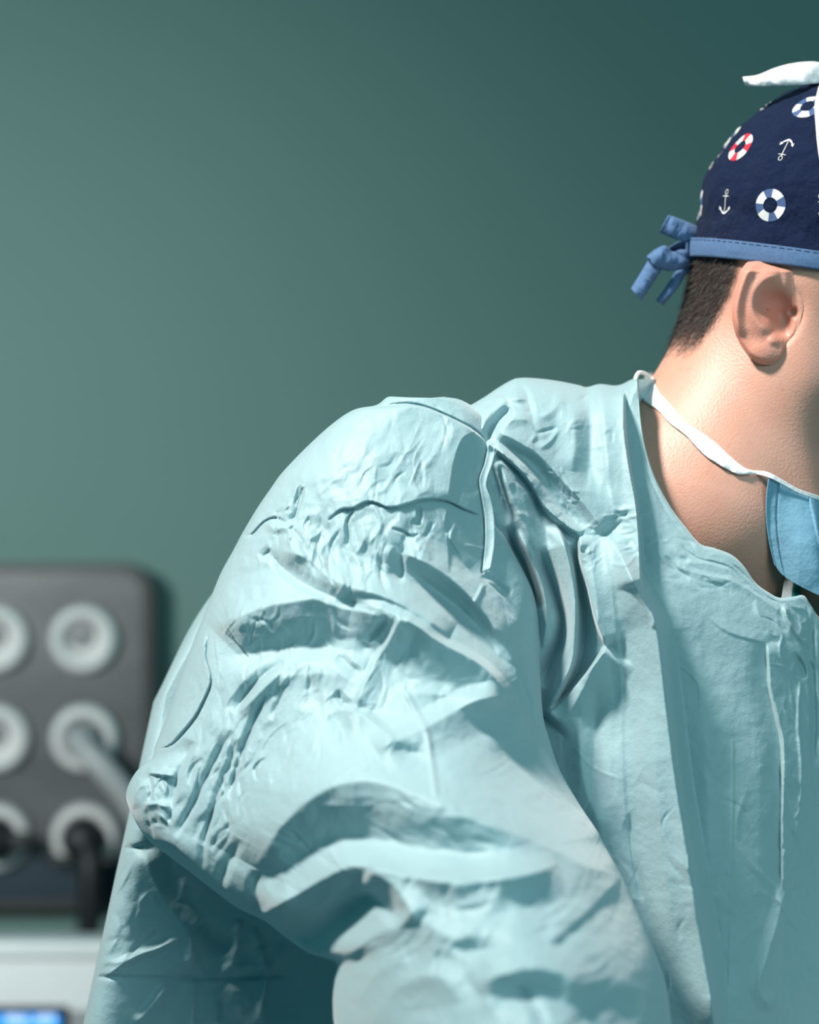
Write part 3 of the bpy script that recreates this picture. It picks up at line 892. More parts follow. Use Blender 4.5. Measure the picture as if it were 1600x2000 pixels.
f([(286, 1508), (312, 1512), (344, 1516)], 5, 14, 5, 1.4, 1, .2)
f([(280, 1572), (305, 1569), (332, 1576)], 4.5, 5, 16, 1.4, 1, .2)
f([(292, 1514), (295, 1540), (292, 1566)], -4, 6, 8, 1.5, 1, .25)
f([(276, 1520), (262, 1550), (262, 1580)], 4, 14, 12, 1.6, 2, .25)
f([(285, 1580), (292, 1610), (300, 1640)], -3, 6, 10, 1.5, 1, .3)
f([(420, 1570), (400, 1640), (395, 1700)], -3, 10, 14, 1.6, 2, .3)
f([(470, 1640), (440, 1700), (430, 1740)], -4, 14, 20, 1.7, 3, .3)
f([(300, 1640), (340, 1650), (400, 1710), (470, 1760)], 5, 30, 20, 1.8, 5, .3)
f([(505, 1700), (500, 1740), (512, 1785)], -6, 22, 22, 1.8, 5, .25)
f([(545, 1700), (560, 1740), (545, 1770)], 3, 20, 20, 1.7, 4, .3)
# seams and cracks
f([(640, 1017), (664, 998), (688, 995), (720, 982), (740, 985), (763, 994), (800, 988), (828, 978), (872, 980), (905, 995), (940, 1008)], -3.2, 2.4, 3.4, 1.1, .6, .08)
f([(640, 1013), (664, 993), (688, 990), (720, 977), (763, 989), (828, 973), (872, 975), (905, 990), (940, 1003)], 2.8, 40, 4, 1.5, 1, .15)
f([(472, 1043), (492, 1044), (515, 1021), (540, 1012), (566, 1026)], -5, 4, 6, 1.2, .8, .2)
f([(594, 950), (584, 985), (575, 1010), (558, 1020)], -7, 5, 14, 1.4, 1, .25)
f([(566, 1027), (588, 1055), (600, 1084)], -3, 6, 8, 1.4, 1, .25)
f([(515, 1022), (540, 1030), (570, 1028)], 4, 10, 14, 1.5, 1.5, .3)
f([(735, 795), (780, 788), (815, 790), (862, 806), (922, 836), (953, 864)], -3, 3, 4, 1.3, .8, .15)
f([(735, 800), (815, 795), (862, 811), (922, 842), (950, 866)], 3.5, 4, 50, 1.6, 1.5, .2)
f([(928, 842), (902, 858), (886, 900), (878, 950), (874, 975)], 3.6, 5, 60, 1.5, 1, .12)
f([(950, 905), (939, 937), (944, 975), (948, 1008), (950, 1060), (942, 1122)], -4.5, 3, 4, 1.2, .6, .04)
f([(958, 870), (950, 908), (943, 937), (949, 975), (954, 1012), (957, 1060), (952, 1110)], 2.6, 14, 4, 1.1, 2, .06)
f([(875, 985), (868, 1020), (874, 1060), (876, 1120)], 2.0, 5, 26, 1.5, 1.2, .2)
f([(872, 1040), (895, 1075), (918, 1108)], 3, 26, 6, 1.6, 1.5, .25)
f([(940, 1124), (965, 1135), (978, 1150), (1000, 1160)], -4, 12, 12, 1.5, 1, .25)
f([(905, 1065), (930, 1068), (948, 1072), (985, 1062)], 1.6, 5, 5, 1.3, 1, .2)
f([(945, 1140), (936, 1160), (925, 1180)], 3, 6, 6, 1.4, 1, .25)
f([(765, 1032), (785, 1037), (803, 1047), (820, 1043)], -3, 4, 5, 1.3, .6, .2)
f([(818, 985), (820, 1010), (814, 1028)], -3, 8, 8, 1.4, 1, .3)
f([(690, 998), (682, 1012), (676, 1022)], -3.5, 5, 5, 1.3, .6, .3)
f([(1005, 1250), (1018, 1310), (1040, 1400)], -3, 10, 10, 1.6, 2, .25)
# crumpled areas
creases(H, px, py, 40, 700, 1075, 95, 80, 88, 20, 35, 100, .9, 2.8, 8, 21)
creases(H, px, py, 26, 560, 1010, 80, 60, 120, 50, 15, 45, .8, 2.2, 6, 22)
creases(H, px, py, 18, 700, 940, 160, 60, 110, 45, 25, 70, .4, 1.1, 9, 23)
creases(H, px, py, 20, 820, 1050, 70, 50, 95, 40, 20, 50, .6, 1.8, 7, 24)
creases(H, px, py, 26, 420, 1540, 110, 110, 112, 18, 40, 120, .8, 2.2, 7, 25, -1)
creases(H, px, py, 14, 600, 1330, 90, 40, 115, 30, 30, 70, .8, 2.0, 8, 26)
creases(H, px, py, 8, 850, 1330, 90, 50, 140, 40, 30, 80, .3, .8, 12, 27)
creases(H, px, py, 18, 640, 1240, 150, 40, 60, 60, 30, 80, .6, 1.5, 9, 28)
creases(H, px, py, 12, 960, 1200, 60, 100, 65, 25, 40, 100, .4, 1.0, 9, 29)
creases(H, px, py, 18, 300, 1560, 40, 60, 100, 70, 20, 50, .8, 2.0, 6, 30)
creases(H, px, py, 22, 850, 1800, 180, 110, 140, 40, 60, 140, .8, 2.0, 20, 31)
creases(H, px, py, 26, 480, 1150, 70, 90, 110, 40, 20, 60, .5, 1.4, 8, 32)
creases(H, px, py, 60, 620, 1420, 230, 130, 112, 25, 40, 130, .3, 1.0, 8, 33)
creases(H, px, py, 40, 880, 1440, 170, 180, 140, 40, 50, 160, .15, .5, 10, 34)
creases(H, px, py, 50, 760, 900, 200, 90, 120, 40, 40, 120, .2, .7, 9, 35)
creases(H, px, py, 40, 450, 1330, 90, 150, 105, 25, 40, 110, .2, .8, 8, 36)
creases(H, px, py, 40, 780, 1620, 250, 70, 30, 30, 50, 140, .3, 1.0, 11, 37)
creases(H, px, py, 40, 950, 1850, 250, 130, 140, 40, 60, 160, .4, 1.2, 14, 38)
H += 2.0 * fbm(px / 85, py / 85, 67)
wcr = np.exp(-(((px - 680) / 190) ** 2 + ((py - 1060) / 130) ** 2)) + .5 * np.exp(-(((px - 420) / 150) ** 2 + ((py - 1540) / 160) ** 2)) + .12
wx = px + 14 * fbm(px / 60, py / 60, 41); wy = py + 14 * fbm(px / 60, py / 60, 45)
H += wcr * (1.6 * facets(wx / 34, wy / 56, 51) + .5 * facets(wx / 15, wy / 24, 57))
mk = .35 + .65 * sstep(-.1, .35, fbm(px / 160, py / 160, 171))
H += mk * (1.5 * np.abs(vnoise(wx / 78, wy / 110, 173)) - 1.6 * np.abs(vnoise(wx / 62 + 3, wy / 84, 175)) + .7 * np.abs(vnoise(wx / 30, wy / 44, 177)) - .6 * np.abs(vnoise(wx / 24, wy / 33 + 9, 179)))
H += 3.0 * fbm(px / 190, py / 190, 61) + 1.2 * facets(wx / 95, wy / 95, 63) + .25 * fbm(px / 22, py / 22, 65)
# fade folds at the outline and round the tube away from the viewer
def edge_dist(PX, PY, from_start):
    d = np.hypot(np.diff(PX, axis=1), np.diff(PY, axis=1))
    c = np.concatenate([np.zeros((PX.shape[0], 1)), np.cumsum(d, 1)], 1)
    return c if from_start else c[:, -1:] - c
eL = edge_dist(PX, PY, True).ravel(); eR = edge_dist(PX, PY, False).ravel()
U2 = np.repeat(u, nv)
tot = eL + eR
def round_off(e, w, r):
    q = np.clip(1 - e / np.maximum(w, 1e-3), 0, 1)
    return r * (1 - np.sqrt(np.maximum(1 - q * q, 0)))
wl_ = np.interp(U2, [0, .1, .3, .5, .6, .8, 1], [40, 120, 150, 120, 70, 110, 200])
rl_ = np.interp(U2, [0, .1, .3, .5, .6, .8, 1], [.02, .05, .06, .05, .035, .045, .05])
wr_ = np.interp(U2, [0, .10, .13, .25, .29, .4, .6, .8, 1], [40, 30, 1, 1, 18, 50, 220, 380, 400])
rr_ = np.interp(U2, [0, .10, .13, .25, .29, .4, .6, .8, 1], [.02, .01, .0, .0, .008, .022, .065, .115, .12])
wl_ = np.minimum(wl_, tot * .49); wr_ = np.minimum(wr_, tot * .49)
D = D0 + round_off(eL, wl_, rl_) + round_off(eR, wr_, rr_) - H / 1000.0 * np.clip(.25 + eL / 30, 0, 1)
FV = Pn(px, py, D)
# back half of the sleeve tube, coarser
nb = 40
t = np.linspace(0, 1, nb)
edL = D.reshape(nu, nv)[:, 0]; edR = D.reshape(nu, nv)[:, -1]
bpx = ax_[:, None] * (1 - t) + bx_[:, None] * t; bpy_ = ay_[:, None] * (1 - t) + by_[:, None] * t
span = np.hypot(bx_ - ax_, by_ - ay_) / F * 1.35
bd = edL[:, None] * (1 - t) + edR[:, None] * t + (np.sin(math.pi * t) ** .6) * np.minimum(span * .34, .10)[:, None]
BV = Pn(bpx, bpy_, bd).reshape(-1, 3)
Q = np.concatenate([grid_quads(nu, nv), grid_quads(nu, nb)[:, ::-1] + nu * nv])
sleeveFV = FV
o = link('sleeve', np_mesh('sleeve', np.concatenate([FV, BV]), Q), M['gown'], gown)

# ---- body of the gown ------------------------------------------------
TA = [(300, 1370), (400, 1180), (560, 1000), (760, 860), (900, 800), (942, 778), (972, 758), (1000, 742), (1018, 738), (1050, 739), (1090, 744), (1130, 752), (1146, 756), (1172, 750), (1200, 753), (1216, 750), (1232, 742), (1244, 741),
      (1247, 765), (1251, 815), (1260, 870), (1279, 930), (1309, 988), (1340, 1030), (1368, 1062), (1395, 1070), (1430, 1084), (1455, 1108), (1476, 1138), (1500, 1156), (1522, 1167), (1550, 1165), (1570, 1163), (1584, 1182), (1602, 1208),
      (1640, 1245), (1690, 1240), (1740, 1180), (1790, 1090), (1850, 1010), (1930, 980), (1990, 1020), (2020, 1100)]
TB = [(75, 2400), (480, 2400), (760, 2400), (930, 2400), (1010, 2400), (1060, 2400), (1220, 2400), (1330, 2400), (1400, 2400), (1470, 2400), (1560, 2400), (1640, 2400), (1760, 2400), (1900, 2400), (1990, 2400)]
UTA = auto_u({0: 0, 5: .20, 17: .46, 24: .62, 32: .80, 42: 1.0}, TA)
UTB = auto_u({0: 0, 3: .20, 6: .46, 8: .62, 11: .80, 14: 1.0}, TB)
nu, nv = 700, 560
u = np.linspace(0, 1, nu)
ax_, ay_ = edge_curve(UTA, u); bx_, by_ = edge_curve(UTB, u)
vv = np.linspace(0, 1, nv) ** 1.25
PX = ax_[:, None] * (1 - vv) + bx_[:, None] * vv
PY = ay_[:, None] * (1 - vv) + by_[:, None] * vv
px = PX.ravel(); py = PY.ravel()
to_ctrl = [(250, 1580, 1.495), (200, 1800, 1.492), (330, 1700, 1.512), (450, 1800, 1.536), (600, 1900, 1.56), (150, 2000, 1.485), (300, 1950, 1.515), (450, 2000, 1.538), (650, 2000, 1.565), (80, 2400, 1.49),
           (300, 1380, 1.53), (560, 1010, 1.55), (760, 880, 1.51), (800, 1500, 1.50), (700, 1250, 1.52), (1000, 760, 1.485), (1130, 765, 1.492), (1230, 765, 1.512), (950, 880, 1.452), (965, 1000, 1.452),
           (1080, 900, 1.468), (1150, 1000, 1.462), (1200, 900, 1.475), (1235, 880, 1.487), (1250, 800, 1.506), (1262, 870, 1.495), (1310, 990, 1.480), (1370, 1064, 1.474), (1430, 1088, 1.475), (1480, 1142, 1.476), (1560, 1170, 1.484), (1600, 1210, 1.490),
           (1060, 1200, 1.460), (1060, 1400, 1.468), (1200, 1200, 1.448), (1200, 1500, 1.440), (1350, 1300, 1.455), (1350, 1500, 1.448), (1500, 1400, 1.463), (1600, 1500, 1.475), (1200, 2000, 1.436), (1500, 2000, 1.45),
           (1690, 1240, 1.520), (1790, 1100, 1.585), (1930, 990, 1.65), (1850, 1300, 1.58), (1950, 1700, 1.60), (1750, 1700, 1.53), (2000, 2400, 1.58), (1200, 2400, 1.43), (600, 2400, 1.56)]
D0 = tps(to_ctrl)(px, py)
H = np.zeros_like(px)
# folds by the armhole
f([(988, 1030), (1006, 1070), (1026, 1108), (1040, 1145), (1054, 1190)], -11, 16, 14, 1.6, 3, .2)
f([(1010, 1035), (1030, 1070), (1050, 1115), (1064, 1160), (1068, 1212), (1060, 1265)], 7, 8, 18, 1.6, 2, .2)
f([(1052, 1070), (1062, 1100), (1076, 1134), (1091, 1176), (1100, 1210), (1094, 1252), (1075, 1292), (1056, 1340)], -13, 20, 20, 1.6, 3, .15)
f([(1085, 1020), (1104, 1070), (1119, 1130), (1124, 1190), (1122, 1250), (1116, 1302), (1090, 1357), (1062, 1400)], 12, 8, 30, 1.6, 2, .15)
f([(1120, 1060), (1132, 1130), (1142, 1210), (1134, 1290), (1100, 1360), (1074, 1396)], -12, 26, 14, 1.6, 3, .15)
f([(1134, 1046), (1136, 1096), (1150, 1150), (1164, 1205), (1187, 1264)], 13, 46, 7, 1.6, 2, .10)
f([(1187, 1262), (1160, 1300), (1132, 1332), (1098, 1370), (1066, 1402)], 14, 70, 7, 1.7, 2, .10)
f([(975, 900), (1000, 970), (1030, 1040), (1052, 1085)], 5, 24, 24, 1.7, 4, .25)
f([(955, 900), (975, 960), (1000, 1020)], -5, 20, 20, 1.7, 4, .25)
f([(1040, 960), (1060, 1020), (1080, 1070)], -4, 24, 20, 1.7, 4, .25)
# rolled, ragged flap
f([(966, 838), (1017, 866), (1055, 890), (1092, 930), (1130, 970), (1156, 1003), (1183, 1040)], 8, 60, 16, 1.6, 3, .10)
f([(978, 858), (1015, 888), (1050, 922), (1085, 968), (1120, 1012), (1138, 1036)], -4, 18, 18, 1.6, 4, .12)
f([(965, 872), (1005, 906), (1037, 941), (1066, 990), (1104, 1024), (1136, 1046)], 7, 18, 4, 1.5, 1.5, .10)
f([(970, 885), (1005, 916), (1034, 950), (1062, 1000), (1100, 1036), (1130, 1058)], -5, 6, 22, 1.6, 2, .12)
# shoulder
f([(1008, 741), (1022, 757), (1034, 790), (1042, 830), (1055, 870)], -2.6, 12, 18, 1.6, 2, .2)
f([(935, 780), (970, 777), (1000, 779), (1030, 779)], 5, 20, 10, 1.5, 1.5, .2)
f([(1000, 796), (975, 820), (955, 845), (950, 862)], -8, 18, 14, 1.6, 2, .2)
f([(990, 782), (965, 800), (945, 825), (942, 850)], 7, 14, 20, 1.6, 3, .2)
f([(970, 842), (990, 825), (1020, 818), (1040, 830), (1050, 862)], 3, 24, 16, 1.6, 2, .2)
f([(1100, 765), (1090, 790), (1072, 808), (1052, 815)], 1.6, 12, 14, 1.5, 2, .25)
f([(1180, 755), (1150, 770), (1130, 785)], -3, 8, 8, 1.5, 1.5, .25)
f([(1092, 838), (1075, 862), (1052, 878)], 1.3, 6, 8, 1.4, 1, .3)
f([(1088, 836), (1065, 842), (1045, 848)], -1.5, 6, 6, 1.4, 1, .3)
f([(1122, 790), (1124, 860), (1118, 920)], 4, 30, 34, 1.8, 8, .3)
f([(1148, 800), (1152, 870), (1146, 960)], -3, 28, 28, 1.8, 6, .25)
f([(1178, 770), (1182, 850), (1190, 940), (1205, 1010)], 4.5, 30, 26, 1.8, 8, .2)
# edge of the turned front panel by the neck
f([(1217, 752), (1220, 830), (1228, 900), (1240, 970), (1246, 1040), (1249, 1100), (1251, 1150)], 15, 5, 50, 1.6, 1.5, .05)
f([(1222, 770), (1226, 850), (1236, 920), (1248, 985), (1255, 1060), (1262, 1140)], -6, 34, 6, 1.7, 3, .15)
f([(1182, 1042), (1208, 1078), (1238, 1140), (1262, 1188), (1280, 1226), (1292, 1300), (1305, 1400), (1320, 1520), (1340, 1640), (1360, 1760), (1382, 1900), (1400, 2050)], 24, 32, 100, 2.2, 6, .10)
f([(1240, 1146), (1262, 1176), (1278, 1208), (1280, 1228)], 5, 8, 10, 1.4, 1.5, .2)
f([(1300, 1230), (1316, 1400), (1338, 1560), (1368, 1760), (1400, 1950)], -7, 60, 14, 1.8, 4, .15)
f([(1183, 1036), (1190, 1090), (1198, 1180), (1206, 1262), (1213, 1330), (1216, 1500), (1224, 1610), (1240, 1722), (1252, 1768)], .8, 8, 16, 1.5, 1.5, .1)
f([(1226, 1590), (1238, 1690), (1254, 1765)], -2.2, 14, 14, 1.5, 1.5, .2)
f([(1165, 1330), (1162, 1450), (1158, 1600)], -4, 30, 26, 1.9, 8, .3)
f([(1130, 1400), (1140, 1520), (1180, 1640)], 4, 30, 30, 1.9, 8, .3)
f([(1265, 1350), (1280, 1520), (1300, 1700), (1320, 1880)], 4, 30, 40, 1.9, 10, .3)
f([(1432, 1440), (1431, 1600), (1428, 1750), (1424, 1960)], .5, 4, 5, 1.3, 1, .05)
f([(1376, 1400), (1382, 1600), (1380, 1800)], 2.5, 50, 50, 2, 12, .3)
f([(1436, 1640), (1470, 1690), (1525, 1740)], 1.0, 8, 12, 1.5, 1.5, .2)
# placket
f([(1500, 1256), (1503, 1300), (1506, 1342), (1520, 1396), (1531, 1450), (1532, 1520), (1530, 1650), (1531, 1740)], 2.4, 50, 7, 1.5, 1, .05)
f([(1494, 1258), (1498, 1310), (1500, 1345), (1512, 1400), (1523, 1450), (1524, 1520), (1522, 1650), (1523, 1740)], -3, 5, 40, 1.7, 2, .1)
f([(1534, 1736), (1522, 1790), (1508, 1838), (1492, 1890), (1482, 1922), (1492, 1950), (1512, 1970)], 3, 50, 22, 1.5, 1.5, .1)
f([(1534, 1520), (1540, 1600), (1552, 1660), (1548, 1750), (1530, 1840), (1526, 1960)], -2, 16, 16, 1.5, 1.5, .15)
f([(1562, 1330), (1560, 1420), (1566, 1500), (1562, 1600)], 1.5, 6, 6, 1.4, 1, .15)
f([(1584, 1210), (1586, 1300), (1590, 1400), (1588, 1500)], -4, 10, 8, 1.5, 1.5, .12)
f([(1550, 1275), (1566, 1300), (1574, 1325)], -4, 7, 7, 1.4, 1, .3)
f([(1574, 1254), (1580, 1290), (1586, 1306)], -4, 5, 5, 1.4, .8, .3)
f([(1530, 1178), (1540, 1210), (1556, 1236), (1576, 1262)], 4, 9, 8, 1.5, 1.2, .2)
# chest
f([(1386, 1204), (1402, 1220), (1428, 1236), (1470, 1248), (1502, 1256)], .8, 22, 6, 1.5, 1, .2)
f([(1476, 1172), (1482, 1198), (1500, 1225), (1518, 1242), (1534, 1275)], 1.2, 10, 9, 1.5, 1.2, .2)
f([(1340, 1112), (1380, 1125), (1420, 1132), (1460, 1150), (1500, 1178), (1530, 1200)], 1.3, 9, 12, 1.5, 1.5, .2)
f([(1330, 1066), (1360, 1090), (1400, 1100), (1430, 1112), (1462, 1146), (1510, 1176)], -1.0, 4, 5, 1.3, .8, .15)
f([(1430, 1100), (1460, 1128), (1500, 1166), (1525, 1178)], -1.4, 3, 4, 1.2, .6, .15)
f([(1258, 880), (1268, 930), (1298, 992), (1330, 1036), (1358, 1068)], -.9, 4, 5, 1.3, 1, .1)
f([(1300, 1085), (1320, 1110), (1350, 1130)], -2, 8, 8, 1.6, 2, .3)
# lower back panel
f([(160, 1904), (230, 1908), (300, 1909), (400, 1911), (480, 1909), (560, 1904)], -2.2, 3, 7, 1.3, 1, .05)
f([(282, 1660), (300, 1715), (326, 1765), (362, 1812), (374, 1860), (374, 1905)], 8, 40, 50, 1.7, 3, .12)
f([(205, 1907), (258, 1872), (312, 1850), (360, 1828)], 4, 14, 10, 1.5, 1.5, .2)
f([(228, 1650), (255, 1655), (282, 1654)], -3, 6, 8, 1.4, 1, .2)
f([(390, 1800), (420, 1830), (450, 1860)], -5, 24, 24, 1.7, 4, .3)
f([(468, 1795), (465, 1840), (445, 1905)], 5, 14, 20, 1.6, 2, .2)
f([(495, 1810), (510, 1860), (522, 1900), (512, 1960), (512, 2000)], 5, 12, 14, 1.6, 2, .15)
f([(560, 1840), (540, 1880), (520, 1905)], 3, 12, 12, 1.5, 2, .25)
f([(330, 1920), (300, 1960), (265, 2000)], 4, 30, 14, 1.6, 2, .2)
f([(425, 1945), (432, 1975), (426, 2000)], -3, 6, 6, 1.4, 1, .2)
f([(375, 1910), (376, 1960), (376, 2010)], 2, 10, 6, 1.4, 1, .1)
creases(H, px, py, 30, 470, 1870, 140, 70, 120, 70, 40, 110, .5, 1.8, 14, 71)
creases(H, px, py, 16, 270, 1850, 80, 40, 150, 40, 30, 90, .5, 1.5, 10, 72)
creases(H, px, py, 14, 300, 1760, 80, 80, 100, 60, 30, 80, .5, 1.4, 9, 73)
creases(H, px, py, 30, 1075, 955, 45, 45, 40, 50, 12, 34, .3, .8, 4, 74)
creases(H, px, py, 18, 1112, 990, 25, 35, 40, 70, 12, 30, .4, .9, 4, 75)
creases(H, px, py, 20, 1155, 1070, 26, 50, 150, 60, 16, 40, .3, .8, 5, 76)
creases(H, px, py, 24, 1215, 1040, 30, 55, -14, 12, 30, 60, .5, 1.3, 5, 77)
creases(H, px, py, 40, 1400, 1100, 80, 60, 20, 30, 20, 60, .2, .55, 6, 78)
creases(H, px, py, 30, 1550, 1240, 50, 90, 60, 40, 25, 70, .25, .8, 6, 79)
creases(H, px, py, 50, 1560, 1600, 40, 330, 85, 30, 30, 110, .3, .9, 7, 80)
creases(H, px, py, 40, 1330, 1650, 220, 330, 70, 50, 40, 130, .2, .7, 9, 81)
creases(H, px, py, 22, 1100, 820, 130, 60, 130, 50, 20, 60, .25, .7, 7, 82)
creases(H, px, py, 26, 1000, 960, 50, 80, 60, 50, 20, 60, .4, 1.2, 7, 83)
creases(H, px, py, 20, 1290, 1100, 50, 50, 10, 40, 20, 60, .3, .9, 7, 84)
wx = px + 14 * fbm(px / 60, py / 60, 91); wy = py + 14 * fbm(px / 60, py / 60, 95)
wcr = .15 + .9 * np.exp(-(((px - 480) / 160) ** 2 + ((py - 1880) / 110) ** 2)) + .35 * np.exp(-(((px - 1560) / 50) ** 2)) * (py > 1180) + .5 * np.exp(-(((px - 1090) / 60) ** 2 + ((py - 960) / 90) ** 2))
H += wcr * (1.3 * facets(wx / 40, wy / 50, 101) + .4 * facets(wx / 15, wy / 20, 107))
mk = .25 + .5 * sstep(-.1, .35, fbm(px / 160, py / 160, 181)) * np.where(py < 1050, 1.5, 1.0)
H += mk * (1.1 * np.abs(vnoise(wx / 70, wy / 120, 183)) - 1.1 * np.abs(vnoise(wx / 56 + 3, wy / 96, 185)) + .5 * np.abs(vnoise(wx / 30, wy / 40, 187)) - .45 * np.abs(vnoise(wx / 24, wy / 30 + 9, 189)))
H += 2.5 * fbm(px / 200, py / 260, 111) + .6 * facets(wx / 80, wy / 110, 113) + .22 * fbm(px / 20, py / 20, 115)
e0 = edge_dist(PX, PY, True).ravel()
U2 = np.repeat(u, nv)
# left outline
el = np.concatenate([np.zeros((1, nv)), np.cumsum(np.hypot(np.diff(PX, axis=0), np.diff(PY, axis=0)), 0)], 0).ravel()
er = (el.reshape(nu, nv)[-1:] - el.reshape(nu, nv)).ravel()
wt = np.interp(U2, [0, .18, .22, .44, .462, .48, .8, .84, 1], [60, 60, 80, 80, 14, 8, 8, 14, 80])
rt = np.interp(U2, [0, .18, .22, .44, .462, .48, .8, .84, 1], [.04, .04, .05, .05, .010, .004, .004, .010, .05])
D = D0 + round_off(e0, wt, rt) + round_off(el, np.full_like(el, 80), .035) + round_off(er, np.full_like(er, 120), .06) - H / 1000.0 * np.clip(.12 + e0 / 26, 0, 1) * np.clip(.2 + el / 20, 0, 1)
FV = Pn(px, py, D)
# back of the gown; opens as a neck hole behind the neckline
nb = 60
t = np.linspace(0, 1, nb)
Dg = D.reshape(nu, nv)
bk = [(0, 300, 1370), (.2, 942, 778), (.44, 1225, 746), (.46, 1244, 741), (.52, 1330, 742), (.62, 1460, 760), (.72, 1600, 790), (.80, 1720, 840), (.88, 1800, 920), (.94, 1930, 980), (1, 2020, 1100)]
kx, ky = edge_curve(bk, u)
kx = np.where(u < .455, ax_, kx); ky = np.where(u < .455, ay_, ky)
kd = np.interp(u, [0, .2, .44, .46, .52, .62, .72, .8, .88, .94, 1], [Dg[0, 0], Dg[int(.2 * nu), 0], Dg[int(.44 * nu), 0], Dg[int(.46 * nu), 0], 1.60, 1.665, 1.69, 1.69, 1.67, Dg[int(.94 * nu), 0], Dg[-1, 0]])
kd = np.where(u < .455, Dg[:, 0], kd)
BX = kx[:, None] * (1 - t) + bx_[:, None] * t; BY = ky[:, None] * (1 - t) + by_[:, None] * t
side = np.sin(math.pi * np.clip(u, 0, 1)) ** .5
bd = kd[:, None] * (1 - t) + Dg[:, -1][:, None] * t
bd = bd + side[:, None] * (.20 * np.sin(np.pi * .5 * np.clip(t * 2.2, 0, 1)))
BV = Pn(BX, BY, bd).reshape(-1, 3)
Q = np.concatenate([grid_quads(nu, nv), grid_quads(nu, nb)[:, ::-1] + nu * nv])
link('gown_body', np_mesh('gown_body', np.concatenate([FV, BV]), Q[:, ::-1]), M['gown'], gown)
bodyFV = FV
def near_depth(x, y):
    P2 = np.concatenate([sleeveFV, bodyFV]); qx, qy = pix(P2)
    m_ = (qx > 890) & (qx < 1010) & (qy > 830) & (qy < 1160)
    P2 = P2[m_]; qx = qx[m_]; qy = qy[m_]
    out = np.empty(len(x))
    for k in range(len(x)):
        d2 = (qx - x[k]) ** 2 + (qy - y[k]) ** 2
        out[k] = P2[d2 < max(20.0, d2.min() + 1), 1].min()
    return out
# skirt of the gown down to the shins
low = np.concatenate([Pn(PX[::10, -1], PY[::10, -1], Dg[::10, -1]), Pn(BX[::-10, -1], BY[::-10, -1], bd[::-10, -1])])
rows = []
c0 = low.mean(0)
for k, zz in enumerate(np.linspace(0, 1, 40)):
    q = c0 + (low - c0) * (1 + .06 * zz)
    a = np.arctan2(low[:, 1] - c0[1], low[:, 0] - c0[0])
    q = q + (low - c0) * (.05 * np.sin(a * 9 + 2) * zz)[:, None]
    q[:, 2] = low[:, 2] * (1 - zz) + .34 * zz
    rows.append(q)
link('gown_skirt', np_mesh('gown_skirt', np.concatenate(rows), grid_quads(40, len(low), True)), M['gown'], gown)

# ---- left sleeve, out on the far side
def tube_sleeve(pts, rad, n=60, m=72, seed=5):
    p = smooth_path(pts, n); r = np.interp(np.linspace(0, 1, n), np.linspace(0, 1, len(rad)), rad)
    v, q = tube(p, r, m)
    g = v.reshape(n, m, 3)
    a = np.arange(m)[None] / m * 40; b = np.arange(n)[:, None] * .35
    dsp = 1 + .10 * fbm(a * .5 + 0 * b, b + 0 * a, seed) + .05 * facets(a + 0 * b, b * 2 + 0 * a, seed + 3)
    g = p[:, None] + (g - p[:, None]) * dsp[..., None]
    g[:, -1] = g[:, -1]
    return g.reshape(-1, 3), q
v, q = tube_sleeve([P(1850, 1080, 1.68), P(1960, 1180, 1.68), P(2040, 1420, 1.68), P(2110, 1700, 1.67), P(2110, 1850, 1.60), P(2080, 2000, 1.52), P(2040, 2150, 1.44)], [.075, .085, .078, .075, .07, .06, .048])
link('sleeve', np_mesh('sleeve_far', v, q), M['gown'], gown)

# ---- gloved hands at the ends of the sleeves (below the picture)
def hand_sdf_at(wr, dirv, palm_n):
    d = np.array(dirv, float); d /= np.linalg.norm(d)
    nrm = np.array(palm_n, float); nrm -= d * (nrm @ d); nrm /= np.linalg.norm(nrm)
    sd = np.cross(d, nrm)
    W_ = np.array(wr, float)
    L = lambda a, b, c: W_ + d * a + sd * b + nrm * c
    def fn(p):
        r = sd_cap(p, L(-.025, 0, 0), L(.02, 0, 0), .026, .026)
        for k in range(4):
            r = smin(r, sd_cap(p, L(.015, (k - 1.5) * .012, 0), L(.085, (k - 1.5) * .021, .002), .015, .0115), .012)
        for k, ln in enumerate((.62, .92, 1.0, .86)):
            b = (k - 1.5) * .021
            k1 = L(.085, b, .002); k2 = L(.085 + .040 * ln, b * 1.05, .014); k3 = L(.085 + .062 * ln, b * 1.05, .036); k4 = L(.085 + .066 * ln, b, .056)
            for a_, b_, r1, r2 in ((k1, k2, .0105, .0098), (k2, k3, .0098, .009), (k3, k4, .009, .008)):
                r = smin(r, sd_cap(p, a_, b_, r1, r2), .003)
        r = smin(r, sd_cap(p, L(.015, .022, .004), L(.055, .052, .018), .015, .012), .01)
        r = smin(r, sd_cap(p, L(.055, .052, .018), L(.088, .056, .036), .0115, .0095), .003)
        return r
    lo = np.minimum(L(-.07, 0, 0), L(.16, 0, 0)) - .085; hi = np.maximum(L(-.07, 0, 0), L(.16, 0, 0)) + .085
    return surface_net(fn, lo, hi, .0042)
w1 = np.array(P(1020, 2250, 1.17)); e1 = np.array(P(640, 1750, 1.33))
for (wr, dv, pn) in ((w1 + (w1 - e1) / np.linalg.norm(w1 - e1) * .02, w1 - e1, (0.3, .2, -1)), (np.array(P(2032, 2175, 1.425)), np.array(P(2040, 2150, 1.44)) - np.array(P(2110, 1850, 1.60)), (-.3, .2, -1))):
    v, q = hand_sdf_at(wr, dv, pn)
    link('glove', np_mesh('glove', v, q), M['glove'], person)
